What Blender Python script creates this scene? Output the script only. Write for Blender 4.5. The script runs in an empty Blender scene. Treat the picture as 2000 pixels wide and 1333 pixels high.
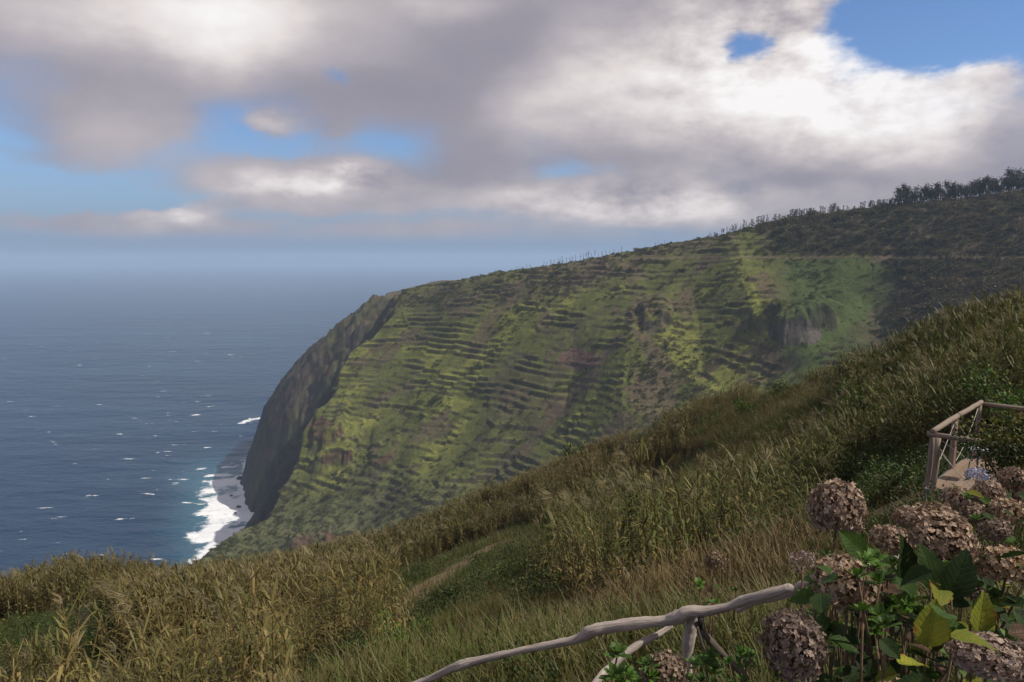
import bpy, math, random
import numpy as np
from mathutils import Vector, Matrix, Euler

R = math.radians
rng = np.random.default_rng(7)
random.seed(7)
scene = bpy.context.scene
COL = scene.collection

# ------------------------------------------------------------------ camera
CAMZ = 350.0                       # eye height above the sea
FPX = 1500.0                       # focal length in photograph pixels (2000 wide)
HORIZON = 505.0
TH = math.atan((666.5 - HORIZON) / FPX)
cam = bpy.data.cameras.new('camera')
cam.sensor_width = 36.0
cam.lens = 36.0 * FPX / 2000.0
cam.clip_start = 0.05
cam.clip_end = 120000.0
camo = bpy.data.objects.new('camera', cam)
camo.location = (0, 0, CAMZ)
camo.rotation_euler = (math.pi / 2 - TH, 0, 0)
COL.objects.link(camo)
scene.camera = camo

def P(px, py, Y):
    """photograph pixel + forward distance -> world point"""
    xc = (px - 1000.0) / FPX
    yc = (666.5 - py) / FPX
    dy = math.cos(TH) + yc * math.sin(TH)
    dz = -math.sin(TH) + yc * math.cos(TH)
    t = Y / dy
    return Vector((xc * t, Y, CAMZ + dz * t))

def pix(x, y, z):
    """world -> photograph pixel (numpy)"""
    zr = z - CAMZ
    d = y * math.cos(TH) - zr * math.sin(TH)
    u = y * math.sin(TH) + zr * math.cos(TH)
    d = np.maximum(d, 0.05)
    return 1000 + FPX * x / d, 666.5 - FPX * u / d

# ------------------------------------------------------------------ light
SUN_AZ, SUN_EL = 102.0, 51.0        # azimuth to the right of the view direction
sun = bpy.data.lights.new('sun', 'SUN')
sun.energy = 4.4
sun.angle = R(0.6)
sun.color = (1.0, 0.93, 0.80)
suno = bpy.data.objects.new('sun', sun)
sd = Vector((math.sin(R(SUN_AZ)) * math.cos(R(SUN_EL)), math.cos(R(SUN_AZ)) * math.cos(R(SUN_EL)), math.sin(R(SUN_EL))))
suno.rotation_euler = sd.to_track_quat('Z', 'Y').to_euler()
suno.location = (0, 0, CAMZ + 60)
COL.objects.link(suno)

vs = scene.view_settings
vs.view_transform = 'Standard'
vs.look = 'None'
vs.gamma = 1.0
vs.use_curve_mapping = False
vs.exposure = 0.08
scene.render.engine = 'CYCLES'
cy = scene.cycles
cy.use_denoising = True
cy.max_bounces = 5
cy.diffuse_bounces = 2
cy.glossy_bounces = 2
cy.transmission_bounces = 4
cy.transparent_max_bounces = 8
cy.volume_bounces = 2
cy.sample_clamp_indirect = 4.0
cy.use_adaptive_sampling = True
cy.adaptive_threshold = 0.015

# ------------------------------------------------------------------ node helpers
class NT:
    def __init__(self, tree):
        self.t = tree
        tree.nodes.clear()
    def n(self, typ, **kw):
        nd = self.t.nodes.new(typ)
        for k, v in kw.items():
            setattr(nd, k, v)
        return nd
    def link(self, a, b):
        self.t.links.new(a, b)
    def put(self, v, sock):
        if isinstance(v, bpy.types.NodeSocket):
            self.link(v, sock)
        else:
            sock.default_value = v
    def m(self, op, a, b=None, c=None, clamp=False):
        nd = self.n('ShaderNodeMath', operation=op, use_clamp=clamp)
        self.put(a, nd.inputs[0])
        if b is not None: self.put(b, nd.inputs[1])
        if c is not None: self.put(c, nd.inputs[2])
        return nd.outputs[0]
    def v(self, op, a, b=None, c=None, out=0):
        nd = self.n('ShaderNodeVectorMath', operation=op)
        self.put(a, nd.inputs[0])
        if b is not None: self.put(b, nd.inputs[1])
        if c is not None: self.put(c, nd.inputs[3] if op == 'SCALE' else nd.inputs[2])
        return nd.outputs[out]
    def scale(self, a, s):
        nd = self.n('ShaderNodeVectorMath', operation='SCALE')
        self.put(a, nd.inputs[0]); self.put(s, nd.inputs[3])
        return nd.outputs[0]
    def noise(self, vec, scale, detail=4.0, rough=0.5, dist=0.0, lac=2.0):
        nd = self.n('ShaderNodeTexNoise')
        if vec is not None: self.link(vec, nd.inputs['Vector'])
        nd.inputs['Scale'].default_value = scale
        nd.inputs['Detail'].default_value = detail
        nd.inputs['Roughness'].default_value = rough
        nd.inputs['Distortion'].default_value = dist
        nd.inputs['Lacunarity'].default_value = lac
        return nd
    def sstep(self, x, lo, hi, a=0.0, b=1.0):
        nd = self.n('ShaderNodeMapRange', interpolation_type='SMOOTHSTEP')
        self.put(x, nd.inputs[0]); nd.inputs[1].default_value = lo; nd.inputs[2].default_value = hi
        nd.inputs[3].default_value = a; nd.inputs[4].default_value = b
        return nd.outputs[0]
    def mix(self, f, a, b, blend='MIX'):
        nd = self.n('ShaderNodeMix', data_type='RGBA', blend_type=blend)
        self.put(f, nd.inputs[0])
        for v, s in ((a, nd.inputs[6]), (b, nd.inputs[7])):
            if isinstance(v, tuple) and len(v) == 3: v = (*v, 1)
            self.put(v, s)
        return nd.outputs[2]
    def hsv(self, col, h=0.5, s=1.0, v=1.0):
        nd = self.n('ShaderNodeHueSaturation')
        self.put(h, nd.inputs['Hue']); self.put(s, nd.inputs['Saturation']); self.put(v, nd.inputs['Value'])
        self.put(col, nd.inputs['Color'])
        return nd.outputs[0]

# ------------------------------------------------------------------ sky
world = bpy.data.worlds.new('World')
scene.world = world
world.use_nodes = True
def build_sky():
    T = NT(world.node_tree)
    tc = T.n('ShaderNodeTexCoord')
    d = T.v('NORMALIZE', tc.outputs['Generated'])
    sep = T.n('ShaderNodeSeparateXYZ'); T.link(d, sep.inputs[0])
    X, Yv, Z = sep.outputs
    az = T.m('ARCTAN2', X, Yv)
    el = T.m('ARCSINE', Z)
    uvn = T.n('ShaderNodeCombineXYZ'); T.link(az, uvn.inputs[0]); T.link(el, uvn.inputs[1])
    uv = uvn.outputs[0]
    sky = T.n('ShaderNodeTexSky', sky_type='NISHITA')
    sky.sun_disc = False
    sky.sun_elevation = R(SUN_EL)
    sky.sun_rotation = R(SUN_AZ)
    sky.altitude = 300
    sky.air_density = 1.0; sky.dust_density = 0.6; sky.ozone_density = 1.6
    blue = T.mix(1.0, sky.outputs[0], (0.072, 0.088, 0.114), "MULTIPLY")
    blue = T.mix(T.sstep(el, R(-1.0), R(9.0), 0.92, 0.0), blue, (0.195, 0.26, 0.41))
    # noise fields on the direction sphere, flattened towards the horizon like a cloud layer
    sq = T.n('ShaderNodeCombineXYZ')
    T.link(X, sq.inputs[0]); T.link(Yv, sq.inputs[1]); T.link(T.m('MULTIPLY', Z, 1.9), sq.inputs[2])
    dd = sq.outputs[0]
    w1 = T.noise(dd, 2.6, 3.0, 0.5)
    w2 = T.noise(dd, 9.0, 6.0, 0.6)
    warp = T.v('ADD', T.scale(T.v('SUBTRACT', w1.outputs['Color'], (0.5, 0.5, 0.5)), 0.10),
               T.scale(T.v('SUBTRACT', w2.outputs['Color'], (0.5, 0.5, 0.5)), 0.085))
    wuv = T.v('ADD', uv, T.v('MULTIPLY', warp, (1, 0.62, 0)))
    def dirs(px, py):
        p = P(px, py, 1.0); p.z -= CAMZ; p.normalize()
        return math.atan2(p.x, p.y), math.asin(p.z)
    def blob(px, py, sx, sy, amp, vec):
        a, e = dirs(px, py)
        q = T.v('MULTIPLY', T.v('SUBTRACT', vec, (a, e, 0)), (FPX / sx, FPX / sy, 0))
        r2 = T.v('DOT_PRODUCT', q, q, out=1)
        return T.m('MULTIPLY', T.m('EXPONENT', T.m('MULTIPLY', r2, -1.0)), amp)
    def total(base, items, vec):
        acc = None
        for it in items:
            b = blob(*it, vec)
            acc = b if acc is None else T.m('ADD', acc, b)
        return T.m('ADD', acc, base)
    # coverage: mostly cloudy, with the blue gaps
    cov = [(250, 255, 110, 58, 0.50), (20, 340, 190, 95, -0.70), (200, 370, 150, 45, -0.34), (490, 232, 95, 42, -0.62), (760, 305, 85, 50, -0.55), (570, 280, 130, 34, -0.45),
           (330, 330, 110, 40, -0.35), (-60, 200, 120, 120, -0.35), (672, 148, 26, 22, -0.42), (1790, 75, 120, 72, -0.95), (1960, 60, 150, 75, -0.72), (1890, 160, 70, 26, 0.45),
           (1660, 10, 50, 40, -0.5), (1455, 106, 44, 28, -0.60), (1395, 80, 50, 30, -0.22), (1085, 335, 60, 26, -0.30),
           (1420, 360, 60, 26, -0.22), (1790, 60, 34, 30, 0.55), (2300, 40, 260, 120, -0.7),
           (600, 360, 170, 45, 0.30), (540, 245, 42, 24, 0.55), (675, 268, 40, 24, 0.35), (680, 345, 42, 20, 0.75), (350, 425, 70, 20, 0.62),
           (200, 432, 60, 20, 0.40), (80, 425, 60, 22, 0.28), (830, 455, 70, 12, 0.30), (1200, 395, 200, 45, 0.30),
           (450, 300, 150, 24, -0.30), (300, 385, 220, 18, -0.40), (560, 430, 200, 16, -0.45), (860, 440, 300, 22, -0.42), (1160, 335, 120, 18, -0.36), (1250, 440, 200, 18, -0.35), (100, 385, 160, 22, -0.3), (100, 300, 130, 16, 0.30)]
    c0 = total(0.80, cov, wuv)
    # nothing but haze close to the horizon
    low = T.sstep(el, R(0.4), R(2.6), -1.0, 0.0)
    c0 = T.m('ADD', c0, low)
    f1 = T.noise(dd, 7.0, 9.0, 0.56)
    f0 = T.noise(dd, 6.0, 2.5, 0.45)
    f2 = T.noise(dd, 24.0, 6.0, 0.58)
    crisp = total(0.0, [(1700, 90, 360, 190, 1.0), (1455, 105, 120, 90, 0.5), (680, 345, 80, 30, 0.9), (600, 365, 170, 40, 0.6), (350, 420, 90, 28, 0.8), (540, 240, 70, 34, 0.7), (1250, 390, 270, 50, 0.9), (190, 430, 70, 25, 0.5)], uv)
    crisp = T.m('MINIMUM', crisp, 1.0)
    fine = T.m('ADD', T.m('MULTIPLY', T.m('SUBTRACT', f1.outputs[0], 0.5), 1.05), T.m('MULTIPLY', T.m('SUBTRACT', f2.outputs[0], 0.5), 0.55))
    broad = T.m('ADD', T.m('MULTIPLY', T.m('SUBTRACT', f0.outputs[0], 0.5), 0.6), T.m('MULTIPLY', T.m('SUBTRACT', f1.outputs[0], 0.5), 0.5))
    fb = T.m('ADD', T.m('MULTIPLY', fine, crisp), T.m('MULTIPLY', broad, T.m('SUBTRACT', 1.0, crisp)))
    cd = T.m('ADD', c0, fb)
    # crisp edges where the sun strikes (right), soft veils elsewhere
    dens_soft = T.sstep(cd, 0.0, 0.80)
    dens_hard = T.sstep(cd, 0.14, 0.56)
    dens = T.m('ADD', T.m('MULTIPLY', dens_soft, T.m('SUBTRACT', 1.0, crisp)), T.m('MULTIPLY', dens_hard, crisp))
    # brightness of the cloud
    bri = [(420, 10, 200, 80, 0.50), (130, 10, 170, 50, 0.18), (460, 100, 120, 60, 0.16), (260, 265, 110, 45, 0.13), (850, 5, 130, 30, 0.20),
           (740, 190, 240, 60, -0.16), (980, 90, 150, 80, -0.13), (130, 130, 150, 60, -0.05), (880, 330, 110, 50, -0.10), (40, 260, 60, 60, -0.1),
           (1200, 150, 160, 80, 0.30), (1480, 190, 270, 80, 0.46), (1640, 90, 120, 95, 0.44), (1860, 200, 180, 80, 0.46), (1400, 30, 140, 40, 0.16),
           (1020, 215, 70, 60, 0.22), (1650, 240, 240, 45, 0.18),
           (1560, 352, 230, 26, -0.16), (1760, 300, 260, 50, 0.16), (1250, 305, 260, 26, -0.10), (1960, 235, 60, 80, -0.22), (2150, 250, 170, 140, -0.2),
           (1330, 390, 150, 38, 0.34), (1060, 400, 200, 32, 0.30), (560, 365, 120, 32, 0.28), (680, 340, 40, 20, 0.32), (350, 415, 60, 20, 0.24), (540, 240, 50, 24, 0.12)]
    b0 = total(0.36, bri, T.v('ADD', uv, T.scale(warp, 0.55)))
    # relief: density towards the sun minus density here
    off = T.v('ADD', dd, (0.020, 0.0, 0.028))
    g1 = T.noise(off, 7.0, 9.0, 0.56)
    rel = T.m('SUBTRACT', f1.outputs[0], g1.outputs[0])
    relw = T.m('MULTIPLY', T.sstep(b0, 0.30, 0.70, 0.6, 2.0), T.m('ADD', 0.22, T.m('MULTIPLY', crisp, 0.78)))
    b1 = T.m('ADD', b0, T.m('MULTIPLY', rel, relw))
    b1 = T.m('ADD', b1, T.m('MULTIPLY', T.m('SUBTRACT', f0.outputs[0], 0.5), 0.20))
    g2 = T.noise(off, 24.0, 6.0, 0.58)
    b1 = T.m('ADD', b1, T.m('MULTIPLY', T.m('SUBTRACT', f2.outputs[0], g2.outputs[0]), T.m('MULTIPLY', crisp, 0.32)))
    ramp = T.n('ShaderNodeValToRGB')
    cr = ramp.color_ramp
    cr.elements[0].position = 0.0; cr.elements[0].color = (0.20, 0.20, 0.25, 1)
    cr.elements[1].position = 1.0; cr.elements[1].color = (0.93, 0.905, 0.90, 1)
    for p_, c_ in ((0.30, (0.315, 0.295, 0.345, 1)), (0.52, (0.50, 0.455, 0.475, 1)), (0.74, (0.73, 0.675, 0.665, 1))):
        e_ = cr.elements.new(p_); e_.color = c_
    T.link(b1, ramp.inputs[0])
    col = T.mix(dens, blue, ramp.outputs[0])
    bg = T.n('ShaderNodeBackground'); T.link(col, bg.inputs[0]); bg.inputs[1].default_value = 1.0
    # the blue part is the Nishita sky at strength ~0.12
    out = T.n('ShaderNodeOutputWorld'); T.link(bg.outputs[0], out.inputs[0])
build_sky()
world.cycles.sampling_method = 'NONE'

# ------------------------------------------------------------------ numpy noise
def hash2(ix, iy, seed):
    h = (ix.astype(np.int64) * 374761393 + iy.astype(np.int64) * 668265263 + seed * 974711) & 0xFFFFFFFF
    h = ((h ^ (h >> 13)) * 1274126177) & 0xFFFFFFFF
    h = h ^ (h >> 16)
    return (h & 0xFFFF).astype(np.float64) / 65535.0
def vnoise(x, y, seed=0):
    ix = np.floor(x); iy = np.floor(y)
    fx = x - ix; fy = y - iy
    fx = fx * fx * fx * (fx * (fx * 6 - 15) + 10); fy = fy * fy * fy * (fy * (fy * 6 - 15) + 10)
    a = hash2(ix, iy, seed); b = hash2(ix + 1, iy, seed); c = hash2(ix, iy + 1, seed); d = hash2(ix + 1, iy + 1, seed)
    return (a + (b - a) * fx) * (1 - fy) + (c + (d - c) * fx) * fy
def fbm(x, y, seed=0, octv=4, rough=0.5):
    s = np.zeros_like(x); a = 1.0; t = 0.0
    for i in range(octv):
        s += a * (vnoise(x, y, seed + i * 17) - 0.5); t += a
        x = x * 2.03 + 11.3; y = y * 2.03 - 7.7; a *= rough
    return s / t * 2      # about -1..1
def ss(x, lo, hi):
    t = np.clip((x - lo) / (hi - lo), 0, 1)
    return t * t * (3 - 2 * t)
class RBF:
    """thin-plate surface through control points"""
    def __init__(self, pts, scale, smooth=1e-6):
        p = np.array([(a, b) for a, b, c in pts]) / scale
        z = np.array([c for a, b, c in pts])
        n = len(p)
        d = np.sqrt(((p[:, None] - p[None]) ** 2).sum(-1))
        K = self.k(d) + np.eye(n) * smooth
        A = np.zeros((n + 3, n + 3)); A[:n, :n] = K
        A[:n, n] = 1; A[:n, n + 1:] = p; A[n, :n] = 1; A[n + 1:, :n] = p.T
        self.w = np.linalg.solve(A, np.concatenate([z, np.zeros(3)]))
        self.p, self.s = p, scale
    @staticmethod
    def k(r):
        return np.where(r > 1e-9, r * r * np.log(np.maximum(r, 1e-9)), 0)
    def __call__(self, x, y):
        sh = x.shape; x = x.ravel() / self.s; y = y.ravel() / self.s
        out = self.w[-3] + self.w[-2] * x + self.w[-1] * y
        for i, (a, b) in enumerate(self.p):
            out += self.w[i] * self.k(np.hypot(x - a, y - b))
        return out.reshape(sh)
def polydist(x, y, line):
    """distance to polyline, side sign (+ right of travel), parameter along it"""
    best = np.full(x.shape, 1e18); side = np.zeros(x.shape); par = np.zeros(x.shape)
    for i in range(len(line) - 1):
        ax, ay = line[i][:2]; bx, by = line[i + 1][:2]
        ux, uy = bx - ax, by - ay; L2 = ux * ux + uy * uy
        t = np.clip(((x - ax) * ux + (y - ay) * uy) / L2, 0, 1)
        ex = x - ax - t * ux; ey = y - ay - t * uy
        d2 = ex * ex + ey * ey
        m = d2 < best
        best = np.where(m, d2, best)
        side = np.where(m, ux * (y - ay) - uy * (x - ax), side)
        par = np.where(m, i + t, par)
    return np.sqrt(best), -np.sign(side), par
def inpoly(px, py, poly):
    r = np.zeros(px.shape, bool)
    n = len(poly)
    for i in range(n):
        x0, y0 = poly[i]; x1, y1 = poly[(i + 1) % n]
        if y0 == y1: continue
        c = ((y0 > py) != (y1 > py)) & (px < (x1 - x0) * (py - y0) / (y1 - y0) + x0)
        r ^= c
    return r

# ------------------------------------------------------------------ mesh helpers
def tag(o, label=None, cat=None, group=None, kind=None):
    if label: o['label'] = label
    if cat: o['category'] = cat
    if group: o['group'] = group
    if kind: o['kind'] = kind
    return o
def link(o, parent=None):
    COL.objects.link(o)
    if parent is not None: o.parent = parent
    return o
def npmesh(name, verts, quads=None, tris=None, colors=None, smooth=True, mats=(), mat_idx=None, uvs=None):
    me = bpy.data.meshes.new(name)
    verts = np.asarray(verts, np.float32).reshape(-1, 3)
    me.vertices.add(len(verts)); me.vertices.foreach_set('co', verts.ravel())
    loops = []; starts = []; n = 0
    if quads is not None and len(quads):
        q = np.asarray(quads, np.int32); loops.append(q.ravel()); starts.append(np.arange(len(q)) * 4); n = len(q) * 4
    if tris is not None and len(tris):
        t = np.asarray(tris, np.int32); loops.append(t.ravel()); starts.append(n + np.arange(len(t)) * 3)
    loops = np.concatenate(loops); starts = np.concatenate(starts)
    me.loops.add(len(loops)); me.loops.foreach_set('vertex_index', loops.astype(np.int32))
    me.polygons.add(len(starts)); me.polygons.foreach_set('loop_start', starts.astype(np.int32))
    if mat_idx is not None: me.polygons.foreach_set('material_index', np.asarray(mat_idx, np.int32))
    me.update(calc_edges=True)
    me.polygons.foreach_set('use_smooth', np.full(len(starts), smooth))
    if colors is not None:
        c = np.ones((len(verts), 4), np.float32); c[:, :colors.shape[1]] = colors
        at = me.color_attributes.new('Col', 'FLOAT_COLOR', 'POINT'); at.data.foreach_set('color', c.ravel())
    if uvs is not None:
        uvl = me.uv_layers.new(name='UVMap'); uvl.data.foreach_set('uv', np.asarray(uvs, np.float32)[loops].ravel())
    for m in mats: me.materials.append(m)
    return me
def gridquads(nr, nc):
    i = np.arange(nr - 1)[:, None] * nc + np.arange(nc - 1)[None]
    return np.stack([i, i + 1, i + nc + 1, i + nc], -1).reshape(-1, 4)
class MB:
    """collects strips and tubes into one mesh"""
    def __init__(self): self.v = []; self.q = []; self.c = []; self.m = []; self.t = []; self.uv = []; self.tm = []
    def add(self, vs_, qs, col=(1, 1, 1), mi=0, uv=None):
        o = len(self.v); self.v += [tuple(p) for p in vs_]
        for q in qs:
            q = tuple(i + o for i in q)
            if len(q) == 4: self.q.append(q); self.m.append(mi)
            else: self.t.append(q); self.tm.append(mi)
        if isinstance(col, list): self.c += col
        else: self.c += [col] * len(vs_)
        self.uv += uv if uv else [(0, 0)] * len(vs_)
    def ribbon(self, pts, widths, side, col=(1, 1, 1), mi=0):
        vs_ = []; n = len(pts); cc = []
        for i, (p, w) in enumerate(zip(pts, widths)):
            s = side[i] if isinstance(side, list) else side
            vs_ += [p - s * w * .5, p + s * w * .5]
        self.add(vs_, [(2 * i, 2 * i + 1, 2 * i + 3, 2 * i + 2) for i in range(n - 1)], col, mi)
    def tube(self, pts, radii, seg=6, col=(1, 1, 1), mi=0, cap=True, jitter=0.0):
        pts = [Vector(p) for p in pts]; n = len(pts); vs_ = []; uv = []
        ref = None; L = 0
        for i, p in enumerate(pts):
            t = (pts[min(i + 1, n - 1)] - pts[max(i - 1, 0)]).normalized()
            if ref is None:
                ref = t.orthogonal().normalized()
            ref = (ref - t * ref.dot(t)).normalized()
            b = t.cross(ref)
            if i: L += (p - pts[i - 1]).length
            for k in range(seg):
                a = 2 * math.pi * k / seg
                r = radii[i] * (1 + random.uniform(-jitter, jitter))
                vs_.append(p + (ref * math.cos(a) + b * math.sin(a)) * r); uv.append((k / seg, L))
        qs = [(i * seg + k, i * seg + (k + 1) % seg, (i + 1) * seg + (k + 1) % seg, (i + 1) * seg + k) for i in range(n - 1) for k in range(seg)]
        if cap:
            vs_ += [pts[0], pts[-1]]; uv += [(0, 0), (0, L)]; a0 = n * seg
            qs += [(a0, (k + 1) % seg, k) for k in range(seg)] + [(a0 + 1, (n - 1) * seg + k, (n - 1) * seg + (k + 1) % seg) for k in range(seg)]
        self.add(vs_, qs, col, mi, uv)
    def box(self, c, sx, sy, sz, M=None, col=(1, 1, 1), mi=0):
        vs_ = [Vector((x * sx / 2, y * sy / 2, z * sz / 2)) for x in (-1, 1) for y in (-1, 1) for z in (-1, 1)]
        if M is not None: vs_ = [M @ v for v in vs_]
        vs_ = [v + Vector(c) for v in vs_]
        self.add(vs_, [(0, 1, 3, 2), (4, 6, 7, 5), (0, 4, 5, 1), (2, 3, 7, 6), (0, 2, 6, 4), (1, 5, 7, 3)], col, mi)
    def mesh(self, name, mats, smooth=True):
        return npmesh(name, self.v, self.q, self.t, np.array(self.c, np.float32), smooth, mats, self.m + self.tm, self.uv)
    def obj(self, name, mats, parent=None, smooth=True):
        return link(bpy.data.objects.new(name, self.mesh(name, mats if isinstance(mats, (list, tuple)) else [mats], smooth)), parent)
def empty(name, loc):
    o = bpy.data.objects.new(name, None); o.location = loc; o.empty_display_size = 0.2
    return link(o)
def copy_tree(o, parent=None):
    c = o.copy(); COL.objects.link(c); c.parent = parent
    for ch in o.children: copy_tree(ch, c)
    return c

# ------------------------------------------------------------------ materials
def mat(name):
    m = bpy.data.materials.new(name); m.use_nodes = True
    return m, NT(m.node_tree)
def finish(T, shader, disp=None):
    o = T.n('ShaderNodeOutputMaterial'); T.link(shader, o.inputs[0])
def bump(T, h, strength, dist):
    b = T.n('ShaderNodeBump'); T.link(h, b.inputs['Height']); b.inputs['Strength'].default_value = strength; b.inputs['Distance'].default_value = dist
    return b.outputs[0]
def pbsdf(T, col, rough=0.8, normal=None, spec=0.3):
    b = T.n('ShaderNodeBsdfPrincipled'); T.put(col if not (isinstance(col, tuple) and len(col) == 3) else (*col, 1), b.inputs['Base Color'])
    T.put(rough, b.inputs['Roughness']); b.inputs['Specular IOR Level'].default_value = spec
    if normal is not None: T.link(normal, b.inputs['Normal'])
    return b.outputs[0]
def vcol(T):
    a = T.n('ShaderNodeVertexColor', layer_name='Col'); return a.outputs[0]
def inst(T, name='tint'):
    a = T.n('ShaderNodeAttribute', attribute_type='INSTANCER', attribute_name=name); return a.outputs['Fac']
def leafshader(T, col, trans=0.3, rough=0.5, spec=0.25, normal=None):
    p = pbsdf(T, col, rough, normal, spec)
    t = T.n('ShaderNodeBsdfTranslucent'); T.put(col, t.inputs[0])
    x = T.n('ShaderNodeMixShader'); x.inputs[0].default_value = trans
    T.link(p, x.inputs[1]); T.link(t.outputs[0], x.inputs[2])
    return x.outputs[0]
def geo_pos(T): return T.n('ShaderNodeNewGeometry').outputs['Position']

def mat_terrain(name, scales, bumpd):
    m, T = mat(name)
    pos = geo_pos(T)
    c = vcol(T)
    n1 = T.noise(pos, scales[0], 6, 0.62); n2 = T.noise(pos, scales[1], 5, 0.6)
    f = T.m('ADD', T.m('MULTIPLY', n1.outputs[0], 1.1), T.m('MULTIPLY', n2.outputs[0], 0.9))
    f = T.sstep(f, 0.55, 1.5, 0.55, 1.5)
    col = T.mix(1.0, c, T.scale((1, 1, 1), f), 'MULTIPLY')
    hue = T.m('ADD', T.m('MULTIPLY', T.m('SUBTRACT', n2.outputs[0], 0.5), 0.05), 0.49)
    col = T.hsv(col, hue, 0.90, 1.0)
    nb = T.noise(pos, scales[2], 5, 0.7)
    finish(T, pbsdf(T, col, 0.95, bump(T, nb.outputs[0], 0.9, bumpd), 0.1))
    return m
M_far = mat_terrain('headland_ground', (0.05, 0.35, 0.8), 1.6)
M_near = mat_terrain('hillside_ground', (0.4, 3.0, 9.0), 0.12)

def mat_sea():
    m, T = mat('sea_water')
    pos = geo_pos(T)
    c = vcol(T)                     # r: surf, g: shallow water and tint offsetting the headland's shadow, b: wind streaks
    sp = T.n('ShaderNodeSeparateColor'); T.link(c, sp.inputs[0])
    stretch = T.v('MULTIPLY', pos, (0.55, 1.0, 1.0))
    big = T.noise(T.v('MULTIPLY', pos, (0.4, 1, 1)), 0.0016, 4, 0.6)
    deep = T.mix(T.sstep(big.outputs[0], 0.35, 0.65), (0.005, 0.025, 0.066), (0.009, 0.037, 0.084))
    water = T.mix(T.m('MULTIPLY', sp.outputs[1], 0.85), deep, (0.06, 0.17, 0.23))
    # surf
    fo = T.noise(pos, 0.06, 8, 0.68, 0.6)
    fl = T.noise(T.v('MULTIPLY', pos, (1, 1, 1)), 0.022, 5, 0.6, 1.0)
    surf = T.m('ADD', sp.outputs[0], T.m('ADD', T.m('MULTIPLY', T.m('SUBTRACT', fo.outputs[0], 0.5), 1.1), T.m('MULTIPLY', T.m('SUBTRACT', fl.outputs[0], 0.5), 1.1)))
    surf = T.sstep(surf, 0.34, 0.66)
    # white horses
    w = T.noise(T.v('MULTIPLY', pos, (0.5, 1.2, 1.0)), 0.040, 6, 0.62, 0.3)
    wg = T.noise(pos, 0.0022, 3, 0.5)
    ws = T.m('ADD', w.outputs[0], T.m('MULTIPLY', T.m('SUBTRACT', wg.outputs[0], 0.5), 0.16))
    cap = T.m('MULTIPLY', T.sstep(ws, 0.655, 0.71), 0.9)
    foam = T.m('MAXIMUM', surf, cap)
    col = T.mix(foam, water, (0.78, 0.80, 0.83))
    h1 = T.noise(T.v('MULTIPLY', pos, (0.5, 1.0, 1.0)), 0.022, 6, 0.6, 0.3)
    h2 = T.noise(T.v('MULTIPLY', pos, (0.5, 1.0, 1.0)), 0.005, 3, 0.5)
    h = T.m('ADD', h1.outputs[0], T.m('MULTIPLY', h2.outputs[0], 2.0))
    rough = T.m('ADD', 0.30, T.m('MULTIPLY', foam, 0.5))
    finish(T, pbsdf(T, col, rough, bump(T, h, 1.0, 14.0), 0.12))
    return m
M_sea = mat_sea()

def mat_leaf(name, a, b, dry, trans=0.3, use_inst=True, rough=0.55, spec=0.25):
    """vertex colour r = dryness, g = brightness; instance tint shifts the dryness"""
    m, T = mat(name)
    sp = T.n('ShaderNodeSeparateColor'); T.link(vcol(T), sp.inputs[0])
    d = sp.outputs[0]
    if use_inst: d = T.m('ADD', d, T.m('SUBTRACT', inst(T), 0.5))
    oi = T.n('ShaderNodeObjectInfo')
    g = T.mix(sp.outputs[2], a, b)
    col = T.mix(T.m('MINIMUM', T.m('MAXIMUM', d, 0.0), 1.0), g, dry)
    br = T.m('MULTIPLY', T.m('ADD', 0.5, sp.outputs[1]), T.m('ADD', 0.78, T.m('MULTIPLY', oi.outputs['Random'], 0.45)))
    col = T.mix(1.0, col, T.scale((1, 1, 1), br), 'MULTIPLY')
    finish(T, leafshader(T, col, trans, rough, spec))
    return m
M_cane = mat_leaf('cane_leaf', (0.052, 0.066, 0.014), (0.082, 0.090, 0.021), (0.215, 0.158, 0.060), 0.28)
M_plume = mat_leaf('cane_plume', (0.19, 0.160, 0.085), (0.24, 0.205, 0.115), (0.30, 0.25, 0.14), 0.4)
M_grass = mat_leaf('grass_blade', (0.050, 0.078, 0.014), (0.082, 0.108, 0.020), (0.150, 0.105, 0.048), 0.3)
M_bramble = mat_leaf('bramble_leaf', (0.024, 0.050, 0.010), (0.050, 0.085, 0.016), (0.12, 0.085, 0.030), 0.25)
M_bush = mat_leaf('bush_leaf', (0.035, 0.085, 0.014), (0.070, 0.13, 0.020), (0.20, 0.20, 0.03), 0.25, False)
M_darkbush = mat_leaf('dark_leaf', (0.022, 0.042, 0.012), (0.042, 0.070, 0.016), (0.17, 0.16, 0.030), 0.2, False)
M_scrub = mat_leaf('scrub_leaf', (0.060, 0.080, 0.022), (0.085, 0.102, 0.030), (0.14, 0.10, 0.056), 0.2, True, 0.9, 0.03)
M_woodscrub = mat_leaf('wood_scrub_leaf', (0.070, 0.068, 0.033), (0.090, 0.085, 0.041), (0.145, 0.11, 0.07), 0.2, True, 0.9, 0.03)
M_treeleaf = mat_leaf('ridge_tree_leaf', (0.035, 0.040, 0.020), (0.050, 0.052, 0.026), (0.075, 0.060, 0.040), 0.2, False)
def mat_simple(name, c1, c2, scale, rough=0.8, stretch=(1, 1, 1), bd=0.004, obj=True, spec=0.25):
    m, T = mat(name)
    vec = T.n('ShaderNodeTexCoord').outputs['Object'] if obj else geo_pos(T)
    n = T.noise(T.v('MULTIPLY', vec, stretch), scale, 6, 0.65, 0.3)
    col = T.mix(T.sstep(n.outputs[0], 0.3, 0.7), c1, c2)
    finish(T, pbsdf(T, col, rough, bump(T, n.outputs[0], 0.8, bd), spec))
    return m
M_bark = mat_simple('tree_bark', (0.06, 0.05, 0.045), (0.14, 0.12, 0.11), 3.0, 0.9)
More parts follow.
